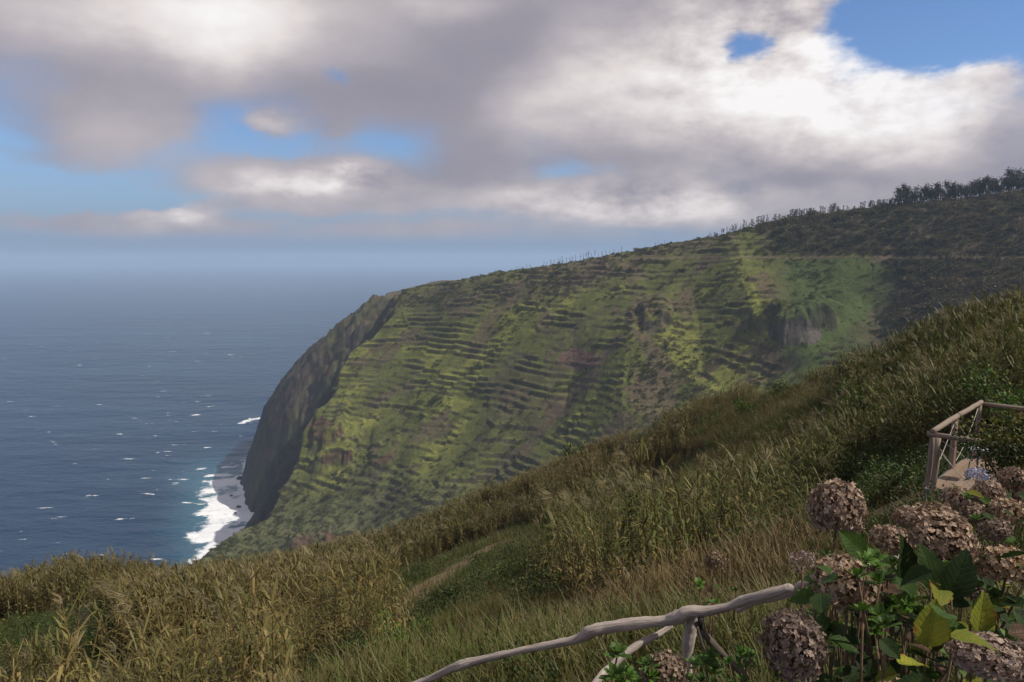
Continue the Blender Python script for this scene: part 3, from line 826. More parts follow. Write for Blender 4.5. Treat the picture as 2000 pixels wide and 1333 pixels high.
def grass_mesh(i, hgt=.30, n=44, sp=.26):
    rd = random.Random(300 + i); b = MB()
    for k in range(n):
        p = Vector((rd.gauss(0, sp), rd.gauss(0, sp), -.03)); a = rd.uniform(0, 6.3)
        o_ = Vector((math.cos(a), math.sin(a), 0)) * rd.uniform(.1, .8) + WIND * rd.uniform(0, .2)
        h = hgt * rd.uniform(.5, 1.15); w = rd.uniform(.007, .014)
        lp = [p, p + VZ * h * .55 + o_ * h * .2, p + VZ * h * rd.uniform(.75, .95) + o_ * h * .75]
        b.ribbon(lp, [w, w * .9, w * .15], Vector((-math.sin(a), math.cos(a), 0)), (rd.uniform(.0, .75), rd.uniform(.35, .7), rd.random()))
    return b.mesh('grass_tuft', [M_grass], False)
def leafcard(b, p, d, n, L_, w, col, mi=0):
    d = d.normalized(); s = d.cross(n)
    if s.length < 1e-4: s = d.orthogonal()
    s.normalize(); nn = s.cross(d)
    m = p + d * L_ * .45
    b.add([p, m - s * w * .5 + nn * w * .12, m + s * w * .5 + nn * w * .12, p + d * L_, m], [(0, 4, 1), (0, 2, 4), (1, 4, 3), (4, 2, 3)], col, mi)
def bushlets(i, n, r, hz, leaf, material, droop=0.0, dryp=.1):
    rd = random.Random(500 + i); b = MB()
    lobes = [(Vector((rd.gauss(0, r * .45), rd.gauss(0, r * .45), abs(rd.gauss(hz * .5, hz * .25)))), r * rd.uniform(.35, .62)) for _ in range(7)]
    for k in range(n):
        c, rr = rd.choice(lobes)
        dv = Vector((rd.gauss(0, 1), rd.gauss(0, 1), rd.gauss(.35, .8))).normalized()
        p = c + dv * rr * rd.uniform(.72, 1.05)
        if p.z < 0: p.z = rd.uniform(0, .1) * hz
        d = (dv + Vector((rd.gauss(0, .6), rd.gauss(0, .6), rd.gauss(-droop, .5))))
        L_ = leaf * rd.uniform(.6, 1.2)
        dry = rd.uniform(.5, 1) if rd.random() < dryp else rd.uniform(0, .15)
        leafcard(b, p, d, dv, L_, L_ * rd.uniform(.4, .6), (dry, rd.uniform(.3, .75), rd.random()))
    return b.mesh('leaf_mass', [material], False)

def sample_near(n, rmin, rmax, azmin=-42, azmax=42, power=1.0):
    a = np.radians(rng.uniform(azmin, azmax, n)); r = np.sqrt(rng.uniform(rmin ** 2, rmax ** 2, n)) if power == 1 else np.exp(rng.uniform(np.log(rmin), np.log(rmax), n))
    x = r * np.sin(a); y = r * np.cos(a); z = near_z(x, y)
    px, py = pix(x, y, z)
    return x, y, z, px, py, r
def masks(px, py):
    return inpoly(px, py, CLEAR), inpoly(px, py, CLEAR2), inpoly(px, py, CLEAR3)
def deck_clear(x, y):
    d, s, t = polydist(x, y, [(7.3, 13.0), (9.8, 15.8), (12.5, 13.2), (10, 10.5), (7.3, 13.0)])
    return (d > 1.2) & ~inpoly(x, y, [(6.6, 13.0), (9.8, 16.5), (13.5, 13.2), (10, 9.5)])

# cane
def build_cane():
    X = []; 
    near_m = [cane_mesh(i, 3, 1.0, .12) for i in range(7)]
    far_m = [cane_mesh(20 + i, 4, 1.6, .12, True) for i in range(6)]
    x, y, z, px, py, r = sample_near(52000, 15, 150)
    c1, c2, c3 = masks(px, py)
    # ground hidden well past the brow is left bare
    dens = np.ones(len(x))
    dens[c1 | c2 | c3] = 0
    dmid = inpoly(px, py, [(1000, 1060), (1100, 1000), (1230, 1010), (1300, 1080), (1250, 1190), (1040, 1160)])
    dens[dmid] *= 0.6
    dens[inpoly(px, py, [(-150, 1290), (270, 1290), (280, 1430), (-150, 1430)])] *= 0.22
    dens[inpoly(px, py, [(640, 1290), (850, 1290), (850, 1600), (600, 1600)])] = 0
    pd, s, t = polydist(x, y, PATH); dens[pd < 2.0] = 0
    dens *= np.where(fbm(x / 7, y / 7, 120, 3) > -0.26, 1, 0.10)
    dens *= np.where(r < 45, 0.85, 1.0)
    keep = (rng.random(len(x)) < dens) & deck_clear(x, y)
    brx = [-500, -200, 0, 120, 250, 380, 500, 640, 760, 860, 980, 1100, 1250, 1380, 1500, 1640, 1700, 1800, 1900, 2000, 2150, 2350]; bry = [1260, 1190, 1135, 1096, 1100, 1112, 1100, 1075, 1045, 1010, 950, 893, 828, 782, 742, 718, 688, 642, 606, 580, 550, 515]
    low = (px > 1350) & (px < 1660) & (r > 80)
    tpx, tpy = pix(x, y, z + np.where(low, 2.0, 3.1))
    keep &= tpy > np.interp(tpx, brx, bry) - 14
    keep &= ~((r < 36) & (tpx > 1050) & (tpx < 1640) & (tpy < 890))
    # stands of cane keep clear of the sight of the clearing floor just behind them
    x, y, z, px, py, r = [q[keep] for q in (x, y, z, px, py, r)]
    n = len(x)
    left = 1 - ss(px, 500, 1200)
    tint = 0.36 + 0.20 * left + 0.20 * fbm(x / 12, y / 12, 121, 3) + rng.normal(0, .10, n)
    pale = ss(px, 950, 1080) * (1 - ss(px, 1250, 1420)) * ss(-py, -1010, -940)  # sunlit band of cane put into the tint as drier straw
    tint += 0.25 * pale
    tint -= 0.34 * ss(px, 1450, 1700) + 0.16 * ss(px, 1080, 1250) * ss(py, 900, 1020)
    tint += 0.22 * inpoly(px, py, [(1330, 800), (1640, 700), (1660, 760), (1400, 860)])
    hgt = rng.uniform(.72, 1.12, n) * (1 + .12 * fbm(x / 9, y / 9, 122, 2))
    hgt *= np.where(inpoly(px, py, [(1020, 1200), (1200, 950), (1420, 840), (1100, 880), (900, 1040)]), 0.8, 1.0)
    hgt *= np.where((px > 1350) & (px < 1660) & (r > 80), .62, 1.0)
    hgt *= np.where(inpoly(px, py, [(1250, 960), (1380, 850), (1660, 770), (1640, 880), (1560, 960), (1400, 1010), (1250, 1010)]), 0.42, 1.0)
    idx = np.where(r < 40, rng.integers(0, 7, n), 7 + rng.integers(0, 6, n))
    rot = np.stack([rng.normal(0, .07, n), rng.normal(0, .07, n), rng.normal(0, 1.0, n)], -1)
    scl = np.stack([hgt * rng.uniform(.9, 1.25, n), hgt * rng.uniform(.9, 1.25, n), hgt], -1)
    scatter('cane_thicket', 'tall dry giant cane with feathery plumes covering the near hillside', 'cane', np.stack([x, y, z], -1), rot, scl, tint, idx, near_m + far_m)
build_cane()

def build_groundcover():
    gm = [grass_mesh(i) for i in range(5)] + [grass_mesh(10 + i, .55, 30, .22) for i in range(3)]
    pa = sample_near(34000, 1.6, 105, -50, 50, 0); pb = sample_near(9000, 60, 104, 10, 25)
    x, y, z, px, py, r = [np.concatenate(q) for q in zip(pa, pb)]
    c1, c2, c3 = masks(px, py)
    pd, s, t = polydist(x, y, PATH)
    keep = (c1 | c2 | c3 | (rng.random(len(x)) < .12)) & deck_clear(x, y) & ((pd > 1.2) | (rng.random(len(x)) < .3))
    keep &= ~((r < 3.0) & (np.abs(x) < .9))
    x, y, z, px, py, r, pd = [q[keep] for q in (x, y, z, px, py, r, pd)]
    n = len(x)
    nn = fbm(x / 3.5, y / 3.5, 130, 4)
    tint = 0.62 + 0.7 * nn + rng.normal(0, .08, n) + 0.25 * inpoly(px, py, [(1040, 1150), (1130, 1080), (1560, 1060), (1560, 1180), (1250, 1250)])
    tint -= 0.25 * np.exp(-(pd / 4) ** 2)
    weeds = inpoly(px, py, [(1030, 1130), (1130, 1060), (1600, 1050), (1580, 1190), (1250, 1240)])
    tint += .35 * weeds
    s_ = rng.uniform(.6, 1.25, n) * np.where(r > 30, 1.5, 1.0) * np.where(r > 60, 1.5, 1.0) * np.where(r < 5, .7, 1) * (1 + .7 * weeds)
    scatter('meadow_grass', 'long wind-blown grass on the open ground below the fence', 'grass', np.stack([x, y, z], -1), np.stack([rng.normal(0, .1, n), rng.normal(0, .1, n), rng.uniform(-2, 2, n)], -1), np.stack([s_, s_, s_ * rng.uniform(.6, 1.2, n)], -1), tint, rng.integers(0, 8, n), gm)
    bm_ = [bushlets(i, 380, .42, .38, .058, M_bramble, .1, .12) for i in range(5)]
    x, y, z, px, py, r = sample_near(13000, 3.5, 110, -48, 48, 0)
    c1, c2, c3 = masks(px, py)
    nn = fbm(x / 4.5, y / 4.5, 140, 4)
    shr = inpoly(px, py, [(1640, 960), (1720, 880), (1830, 940), (1830, 1050), (1650, 1060)])
    keep = ((c1 & (nn > .3)) | (c2 & (nn > -.1)) | (c3 & (nn > .3)) | shr | ((fbm(x / 7, y / 7, 120, 3) < -.2) & (rng.random(len(x)) < .8)) | (rng.random(len(x)) < .05)) & deck_clear(x, y)
    pd, s, t = polydist(x, y, PATH); keep &= pd > 1.5
    x, y, z, px, py, r, shr = [q[keep] for q in (x, y, z, px, py, r, shr)]
    n = len(x)
    s_ = rng.uniform(.7, 1.5, n) * np.where(r > 25, 1.6, 1.0) * np.where(r < 16, .62, 1)
    tint = 0.5 + rng.normal(0, .12, n) - .1 * shr
    scatter('bramble_cover', 'low dark green brambles and ferns sprawling over the clearing', 'ground cover', np.stack([x, y, z - .05], -1), np.stack([np.zeros(n), np.zeros(n), rng.uniform(0, 6.3, n)], -1), np.stack([s_, s_, s_ * rng.uniform(.7, 1.2, n)], -1), tint, rng.integers(0, 5, n), bm_)
build_groundcover()

def build_scrub():
    sm = [bushlets(40 + i, 110, 1.0, .9, .5, M_scrub, 0, .25) for i in range(5)]
    wm = [bushlets(60 + i, 110, 1.0, 1.1, .5, M_woodscrub, 0, .25) for i in range(5)]
    n0 = 90000
    t = rng.uniform(-.5, .78, n0); Y = rng.uniform(470, 1060, n0); x = t * Y
    z, base, rz, cl, px, py, tm, ribs = far_z(x, Y, False, True)
    nn = fbm(x / 40, Y / 40, 150, 4)
    d = 0.05 + 0.45 * ss(nn, 0.05, .5) + 0.35 * ss(py, 900, 1000) * (px < 1000) + .25 * np.clip(rz, 0, 1)
    d += 0.35 * inpoly(px, py, [(1225, 650), (1330, 720), (1420, 800), (1300, 860), (1215, 850)])
    wood = np.maximum(ss(px + 90 * nn, 1680, 1800), ss(px + 60 * nn, 1440, 1540) * (py + 14 * nn < 497))
    d += .55 * wood
    up = py < np.interp(px, [700, 900, 1100, 1300, 1440, 3000], [600, 600, 575, 510, 460, 0])
    d += .25 * up
    d = np.where((np.abs(py - 503) < 4) & (px > 1230), 0, d)
    keep = (rng.random(n0) < d) & (cl < .2) & (px > 250) & (px < 2300)
    x, Y, z, px, py, wood, nn, up = [q[keep] for q in (x, Y, z, px, py, wood, nn, up)]
    n = len(x)
    s_ = np.exp(rng.normal(-.05, .4, n)) * (1 + .7 * wood) * 1.05
    tint = 0.45 + 0.45 * fbm(x / 60, Y / 60, 151, 3) + rng.normal(0, .15, n) + .15 * up + .1 * wood
    z = far_z(x, Y, True)
    rot = np.stack([np.zeros(n), np.zeros(n), rng.uniform(0, 6.3, n)], -1); sc = np.stack([s_ * 1.25, s_ * 1.25, s_ * .85], -1); pt = np.stack([x, Y, z - .15], -1); ix = rng.integers(0, 5, n)
    for nm, lb, ms, k in (('hillside_scrub', 'low bushes and heath dotted over the terraced headland', sm, wood < .5), ('woodland_scrub', 'dark burnt scrub covering the slope below the upper ridge', wm, wood >= .5)):
        scatter(nm, lb, 'scrub', pt[k], rot[k], sc[k], tint[k], ix[k], ms)
build_scrub()

# ------------------------------------------------------------------ trees on the ridge
def tree_kind(i, h, crown_r, bare):
    rd = random.Random(900 + i); tb = MB()
    lean = Vector((rd.uniform(-.06, .03), 0, 0))
    pts = [VZ * h * s + lean * h * s * s for s in (-.05, .3, .6, 1.0)]
    tb.tube(pts, [h * .030, h * .024, h * .017, h * .006], 6)
    cb = MB(); tips = []
    for k in range(15 if not bare else 11):
        s = rd.uniform(.22 if not bare else .4, .98); a = rd.uniform(0, 6.3)
        st = VZ * h * s + lean * h * s * s
        L_ = crown_r * rd.uniform(.35, 1.0) * (1.15 - .55 * s)
        e = st + Vector((math.cos(a) * L_, math.sin(a) * L_, L_ * rd.uniform(.5, 1.2)))
        m = (st + e) / 2 + VZ * -.08 * L_
        tb.tube([st, m, e], [h * .011, h * .008, h * .003], 4, cap=False); tips += [e, m]
    for tp in tips:
        for k in range(14 if not bare else 3):
            dv = Vector((rd.gauss(0, 1), rd.gauss(0, 1), rd.gauss(.2, .8))).normalized()
            p = tp + dv * crown_r * rd.uniform(.05, .34)
            leafcard(cb, p, dv + Vector((0, 0, rd.gauss(0, .5))), Vector((rd.gauss(0, 1), rd.gauss(0, 1), 1)), crown_r * .26, crown_r * .15, (rd.uniform(0, .8), rd.uniform(.3, .7), rd.random()))
    return tb.mesh('trunk', [M_bark]), cb.mesh('crown', [M_treeleaf], False)
def build_trees():
    full = [tree_kind(i, 9.0, 2.6, False) for i in range(4)]
    slim = [tree_kind(10 + i, 8.0, 1.3, False) for i in range(3)]
    bare = [tree_kind(20 + i, 7.0, 1.4, True) for i in range(4)]
    rd = random.Random(5)
    ridx = [(2350, 640), (2180, 670), (2000, 700), (1900, 715), (1800, 730), (1720, 745), (1640, 760), (1540, 780), (1440, 800), (1400, 815), (1300, 840), (1200, 865), (1100, 885), (1000, 905), (900, 940), (795, 1000)][::-1]
    rx = [a for a, b in ridx]; ry = [b for a, b in ridx]
    def put(px, hp, kinds, label, group, nm, dY=0):
        Y = float(np.interp((px - 1000) / FPX, CREST[0], CREST[1])) + dY + rd.uniform(-3, 2)
        x = (px - 1000) / FPX * Y
        z = float(far_z(np.array([x]), np.array([Y]))[0])
        tr, cr_ = rd.choice(kinds)
        hm = hp * Y / FPX
        root = empty(nm, (x, Y, z)); root.rotation_euler.z = rd.uniform(-.5, .5)
        s = hm / (tr.vertices[0].co.z * 0 + max(v.co.z for v in tr.vertices))
        root.scale = (s * rd.uniform(.85, 1.2), s, s)
        link(bpy.data.objects.new('trunk', tr), root); link(bpy.data.objects.new('crown', cr_), root)
        tag(root, label, 'tree', group)
    La = ('dark leafy tree in the dense row along the upper ridge', 'dense trees along the upper ridge')
    Lb = ('slim dark tree in the broken line on the ridge crest', 'slim trees on the ridge crest')
    Lc = ('bare thin burnt tree standing on the headland skyline', 'bare trees on the headland skyline')
    px = 1742.0
    while px < 2070:
        put(px, rd.uniform(16, 40) * (1.0 + .2 * (px > 1950)), full, *La, 'ridge_tree', rd.uniform(-6, 6)); px += rd.uniform(2.2, 4.6)
    for a, b, st, h0, h1 in ((1546, 1622, 4, 9, 22), (1628, 1740, 5, 7, 19), (1690, 1742, 4, 8, 18), (1380, 1412, 4, 7, 14)):
        px = a
        while px < b:
            put(px, rd.uniform(h0, h1), slim + full[:1], *Lb, 'ridge_tree'); px += st * rd.uniform(.6, 1.4)
    px = 1416
    while px < 1542:
        put(px, rd.uniform(8, 21), slim + bare[:1], *Lb, 'ridge_tree'); px += rd.uniform(2.0, 4.5)
    for a, b, st, h0, h1 in ((1000, 1040, 6, 6, 11), (1062, 1215, 6.5, 8, 17), (842, 868, 7, 6, 10), (1278, 1305, 7, 6, 10)):
        px = a
        while px < b:
            put(px, rd.uniform(h0, h1), bare, *Lc, 'burnt_tree'); px += st * rd.uniform(.6, 1.5)
    # standing trees in the dark wood on the right-hand slope
    for k in range(46):
        px = rd.uniform(1690, 2020); py = rd.uniform(430, 640)
        if px < 1760 and py < 520 and rd.random() < .5: continue
        Y = np.linspace(480, 760, 400)
        q0 = P(px, py, 1.0)
        zz = far_z(q0.x * Y, Y, False); ray = CAMZ + (q0.z - CAMZ) * Y
        hit = np.nonzero(zz > ray)[0]
        if not len(hit): continue
        Yh = float(Y[hit[0]]); x = q0.x * Yh; z = float(zz[hit[0]])
        tr, cr_ = rd.choice(bare + slim + full)
        root = empty('slope_tree', (x, Yh, z - .3)); s = rd.uniform(.8, 1.5); root.scale = (s, s, s)
        link(bpy.data.objects.new('trunk', tr), root); link(bpy.data.objects.new('crown', cr_), root)
        tag(root, 'grey-trunked tree standing in the dark wood below the upper ridge', 'tree', 'trees in the dark wood')
build_trees()

# ------------------------------------------------------------------ wood materials
def mat_wood(name, c1, c2, c3, scale=6.0, uvbased=True, rough=0.8, bd=0.004):
    m, T = mat(name)
    uv = T.n('ShaderNodeTexCoord').outputs['UV']
    st = T.v('MULTIPLY', uv, (9.0, 1.1, 1.0))
    n1 = T.noise(st, scale, 7, 0.68, 1.2)
    n2 = T.noise(T.v('MULTIPLY', uv, (1.5, 1.0, 1.0)), 5.0, 4, 0.6)
    col = T.mix(T.sstep(n1.outputs[0], 0.32, 0.62), c1, c2)
    crk = T.noise(T.v('MULTIPLY', uv, (16.0, 0.9, 1.0)), 3.0, 5, 0.6, 0.8)
    col = T.mix(T.sstep(n2.outputs[0], 0.52, 0.75, 0.0, 0.8), col, c3)
    col = T.mix(T.sstep(crk.outputs[0], 0.60, 0.68, 0.0, 0.9), col, tuple(q * .3 for q in c3))
    finish(T, pbsdf(T, col, rough, bump(T, n1.outputs[0], 1.0, bd), 0.2))
    return m
M_drift = mat_wood('weathered_branch', (0.26, 0.21, 0.18), (0.54, 0.47, 0.42), (0.13, 0.10, 0.08), 4.0, bd=0.006)
M_driftdark = mat_wood('dark_branch', (0.05, 0.04, 0.035), (0.12, 0.095, 0.08), (0.04, 0.03, 0.025), 4.0)
M_post = mat_wood('round_timber', (0.15, 0.118, 0.098), (0.27, 0.215, 0.175), (0.17, 0.10, 0.065), 2.0, bd=0.003)
M_postdark = mat_wood('stained_timber', (0.10, 0.05, 0.03), (0.18, 0.09, 0.05), (0.08, 0.05, 0.04), 2.0, bd=0.003)
M_strap = mat_simple('black_strap', (0.008, 0.008, 0.009), (0.02, 0.02, 0.022), 40, 0.6)
M_fascia = mat_simple('grey_board', (0.085, 0.085, 0.09), (0.15, 0.15, 0.155), 8, 0.8, (1, 1, 6))
M_cable = mat_simple('rope_cable', (0.32, 0.30, 0.27), (0.5, 0.47, 0.42), 30, 0.7)
M_metal = mat_simple('black_metal', (0.010, 0.010, 0.012), (0.03, 0.03, 0.032), 20, 0.45, spec=0.5)
M_tabletop = mat_simple('grey_tabletop', (0.22, 0.22, 0.25), (0.33, 0.33, 0.36), 9, 0.5, spec=0.4)
M_pot = mat_simple('brown_pot', (0.045, 0.026, 0.022), (0.095, 0.055, 0.045), 7, 0.75)
M_soil = mat_simple('pot_soil', (0.03, 0.022, 0.014), (0.08, 0.06, 0.04), 25, 0.95)
def mat_plank():
    m, T = mat('decking_plank')
    oc = T.n('ShaderNodeTexCoord').outputs['Object']
    sp = T.n('ShaderNodeSeparateXYZ'); T.link(oc, sp.inputs[0])
    oi = T.n('ShaderNodeObjectInfo')
    n1 = T.noise(T.v('ADD', T.v('MULTIPLY', oc, (2, 40, 10)), T.scale((7, 3, 1), oi.outputs['Random'])), 1.0, 6, 0.65)
    n2 = T.noise(oc, 2.0, 4, 0.6)
    groove = T.m('SINE', T.m('MULTIPLY', sp.outputs[1], 2 * math.pi / 0.0145))
    col = T.mix(n1.outputs[0], (0.15, 0.10, 0.068), (0.26, 0.185, 0.13))
    col = T.mix(T.sstep(n2.outputs[0], 0.45, 0.7, 0, 0.6), col, (0.16, 0.135, 0.115))
    col = T.mix(1.0, col, T.scale((1, 1, 1), T.m('ADD', 0.45, T.m('MULTIPLY', oi.outputs['Random'], 0.9))), 'MULTIPLY')
    finish(T, pbsdf(T, col, 0.75, bump(T, T.m('MULTIPLY', groove, 1.0), 0.8, 0.003), 0.25))
    return m
M_plank = mat_plank()

# ------------------------------------------------------------------ rustic branch fence
def smooth_path(pts, n):
    """Catmull-Rom resample of (Vector, radius) pairs"""
    out = []
    P_ = [pts[0]] + pts + [pts[-1]]
    for i in range(1, len(P_) - 2):
        for k in range(n):
            t = k / n
            def cr_(a, b, c, d): return 0.5 * ((2 * b) + (c - a) * t + (2 * a - 5 * b + 4 * c - d) * t * t + (3 * b - a - 3 * c + d) * t ** 3)
            out.append((cr_(P_[i - 1][0], P_[i][0], P_[i + 1][0], P_[i + 2][0]), cr_(P_[i - 1][1], P_[i][1], P_[i + 1][1], P_[i + 2][1])))
    out.append(pts[-1])
    return out
def branch(name, spec, material, parent, n=5, jit=0.09, seg=14):
    pts = [(P(a, b, Y) + Vector((0, 0, random.uniform(-2.5, 2.5) * Y / FPX)), r * .86 * random.uniform(.9, 1.12) * Y / FPX) for a, b, r, Y in spec]
    sp_ = smooth_path(pts, n)
    b = MB(); b.tube([p for p, r in sp_], [max(r, .002) * random.uniform(.94, 1.08) for p, r in sp_], seg, jitter=jit)
    return b.obj(name, material, parent)
def build_fence():
    root = empty('rustic_fence', (0, 0, 0))
    tag(root, 'rustic fence of crooked weathered grey branches below the hydrangeas', 'fence')
    branch('rail', [(700, 1372, 6, 3.9), (760, 1352, 7, 3.85), (825, 1331, 7.5, 3.8), (880, 1306, 9, 3.72), (905, 1297, 12, 3.68), (925, 1292, 9.5, 3.66), (1000, 1274, 9, 3.58), (1080, 1258, 9.5, 3.5), (1130, 1246, 10, 3.45), (1155, 1232, 15, 3.42), (1185, 1228, 12.5, 3.4), (1250, 1219, 12.5, 3.34), (1300, 1211, 13, 3.3), (1325, 1203, 15.5, 3.27), (1345, 1196, 15, 3.25), (1375, 1194, 11.5, 3.22), (1420, 1187, 11, 3.18), (1450, 1176, 12.5, 3.15), (1480, 1166, 11.5, 3.1), (1535, 1149, 10, 3.05), (1545, 1145, 6, 3.04)], M_drift, root, 4)
    branch('rail', [(1440, 1196, 6, 3.24), (1475, 1176, 9, 3.2), (1540, 1158, 9, 3.15), (1575, 1140, 8.5, 3.1), (1650, 1120, 8, 3.05), (1760, 1090, 8, 3.0)], M_drift, root)
    branch('post', [(1352, 1196, 15, 3.29), (1350, 1225, 16, 3.29), (1344, 1255, 13.5, 3.29), (1341, 1290, 13, 3.29), (1338, 1340, 15, 3.29), (1334, 1420, 17, 3.29), (1330, 1680, 20, 3.29)], M_drift, root)
    branch('brace', [(1312, 1222, 6, 3.36), (1290, 1236, 8, 3.34), (1240, 1266, 8.5, 3.3), (1195, 1300, 9, 3.26), (1165, 1333, 10, 3.2), (1110, 1420, 11, 3.1)], M_drift, root)
    branch('brace', [(1358, 1216, 6, 3.22), (1385, 1252, 8, 3.2), (1415, 1284, 8, 3.17), (1445, 1310, 8.5, 3.14), (1500, 1370, 9, 3.1)], M_driftdark, root)
    branch('twig', [(1362, 1225, 3, 3.12), (1372, 1262, 3.5, 3.1), (1390, 1300, 4, 3.08), (1410, 1360, 4, 3.05)], M_driftdark, root)
    c = P(1366, 1196, 3.24); b = MB()
    ax = (P(1400, 1189, 3.2) - P(1340, 1198, 3.26)).normalized()
    b.tube([c - ax * .012, c - ax * .010, c + ax * .010, c + ax * .012], [.02, .0295, .0295, .02], 14)
    p2 = P(1368, 1207, 3.2)
    b.tube([p2, p2 - VZ * .05], [.012, .010], 6)
    b.obj('strap', M_strap, root)
build_fence()

# ------------------------------------------------------------------ deck
def build_deck():
    A = P(1828, 842, 13.0); zr = A.z; zf = zr - 0.97
    e1 = Vector((0.68, 0.733, 0)).normalized(); e2 = Vector((e1.y, -e1.x, 0))
    LEN, WID = 3.75, 2.9
    root = empty('wooden_deck', (A.x, A.y, zf - .3)); ro = root.location.copy()
    tag(root, 'small timber deck with round-pole railing and rope bracing above the cane', 'deck')
    ang = math.atan2(e1.y, e1.x)
    pm = MB(); pm.box((0, 0, 0), LEN, .126, .028); plank = pm.mesh('plank', [M_plank], False)
    nb = int(WID / .142)
    for k in range(nb):
        o = bpy.data.objects.new('plank', plank); link(o, root)
        c = A + e1 * (LEN / 2 - .12) + e2 * (.02 + .142 * k)
        o.location = Vector((c.x, c.y, zf - .014 + random.uniform(-.002, .002))) - ro; o.rotation_euler.z = ang
    M3 = Matrix.Rotation(ang, 3, 'Z')
    def beam(name, c, lx, ly, lz, material):
        b = MB(); b.box((0, 0, 0), lx, ly, lz, M3); o = b.obj(name, material, root, False); o.location = Vector(c) - ro
    c = A - e1 * .15 + e2 * (WID / 2 - .08); beam('fascia', (c.x, c.y, zf - .13), .035, WID, .20, M_fascia)
    c = A + e1 * (LEN / 2 - .14) - e2 * .075; beam('fascia', (c.x, c.y, zf - .13), LEN, .035, .20, M_fascia)
    for k in range(3):
        c = A + e1 * (.3 + 1.5 * k) + e2 * (WID / 2); beam('joist', (c.x, c.y, zf - .11), .06, WID - .1, .14, M_fascia)
    def pole(name, a, b_, r0, r1, m=M_post):
        b = MB(); n = 6
        b.tube([a + (b_ - a) * (i / n) + Vector((random.uniform(-.006, .006), random.uniform(-.006, .006), 0)) for i in range(n + 1)], [r0 + (r1 - r0) * i / n for i in range(n + 1)], 10, jitter=.03)
        o = b.obj(name, m, root); o.location = -ro
    def at(u, v, h): q = A + e1 * u + e2 * v; return Vector((q.x, q.y, zf + h))
    H = .97
    pole('handrail', at(-.10, -.03, H), at(1.55, -.03, H + .02), .048, .050); pole('handrail', at(1.60, -.03, H + .02), at(3.5, -.03, H + .015), .050, .046)
    pole('handrail', at(-.06, -.12, H - .06), at(-.06, 2.8, H - .06), .046, .046)
    pole('handrail', at(3.5, -.10, H - .02), at(3.5, 2.8, H - .04), .045, .045)
    pole('post', at(.03, -.10, -.75), at(.04, -.05, H - .03), .052, .046)
    pole('post', at(-.20, .04, -.55), at(-.14, .08, H - .09), .052, .046)
    pole('post', at(1.50, -.06, -.6), at(1.52, -.06, H - .01), .055, .050); pole('post', at(1.66, -.09, -.6), at(1.66, -.07, H - .01), .052, .048, M_postdark)
    pole('post', at(3.42, -.06, -.6), at(3.42, -.04, H - .02), .05, .046)
    pole('post', at(3.55, .62, -.6), at(3.53, .62, H - .05), .055, .05, M_postdark); pole('post', at(3.5, 2.4, -.6), at(3.5, 2.4, H - .05), .055, .05)
    pole('post', at(-.06, 1.5, -.6), at(-.06, 1.5, H - .08), .05, .045)
    def cable(a, b_, sag=.02):
        b = MB(); b.tube([a + (b_ - a) * (i / 8) - VZ * sag * 4 * (i / 8) * (1 - i / 8) for i in range(9)], [.0065] * 9, 5); o = b.obj('rope', M_cable, root); o.location = -ro
    cable(at(.06, -.06, .85), at(1.5, -.06, .05)); cable(at(.06, -.06, .05), at(1.5, -.06, .85), .03)
    cable(at(1.68, -.06, .85), at(3.4, -.06, .05)); cable(at(1.68, -.06, .05), at(3.4, -.06, .9), .12)
    cable(at(-.1, .1, .85), at(-.06, 1.45, .05)); cable(at(-.1, .12, .62), at(-.02, .7, .02))
    cable(at(3.5, .66, .85), at(3.5, 2.35, .05))
    # low round table
    tp = P(1911, 877, 13.35)
    t = empty('side_table', (tp.x, tp.y, zf)); tag(t, 'low round side table with grey top and thin black legs on the deck', 'table')
    h = tp.z - zf
    b = MB(); b.tube([(0, 0, h - .022), (0, 0, h - .020), (0, 0, h - .004), (0, 0, h)], [.155, .165, .165, .160], 28); b.obj('table_top', M_tabletop, t)
    for k in range(4):
        a = math.pi / 4 + k * math.pi / 2 + .3
        b = MB(); b.tube([(math.cos(a) * .09, math.sin(a) * .09, h - .02), (math.cos(a) * .15, math.sin(a) * .15, .06), (math.cos(a) * .155, math.sin(a) * .155, 0)], [.009, .009, .009], 6); b.obj('leg', M_metal, t)
    # planter
    pp = P(1950, 826, 15.0)
    t = empty('planter_pot', (pp.x, pp.y, zf)); tag(t, 'large round brown planter pot standing in the deck corner', 'planter')
    h = pp.z - zf
    b = MB(); prof = [(.24, 0), (.25, .02), (.29, h * .55), (.315, h * .86), (.34, h * .87), (.345, h * .98), (.335, h), (.315, h), (.31, h * .9)]
    b.tube([(0, 0, z) for r, z in prof], [r for r, z in prof], 32, cap=False); b.obj('pot', M_pot, t)
    b = MB(); b.tube([(0, 0, h * .86), (0, 0, h * .90)], [.308, .306], 24, jitter=.02); b.obj('soil', M_soil, t)
    b = MB(); rd = random.Random(3)
    for k in range(60):
        a = rd.uniform(0, 6.3); r = rd.uniform(.05, .27); p = Vector((r * math.cos(a), r * math.sin(a), h * .88)); d = Vector((rd.gauss(0, .4), rd.gauss(0, .4), 1)) * rd.uniform(.08, .22)
        b.ribbon([p, p + d * .6, p + d + Vector((rd.gauss(0, .03), rd.gauss(0, .03), -.02))], [.012, .012, .002], Vector((rd.gauss(0, 1), rd.gauss(0, 1), 0)).normalized(), (rd.uniform(.2, 1), rd.uniform(.3, .7), rd.random()))
    b.obj('dry_plants', M_bush, t, False)
    return zf
ZDECK = build_deck()

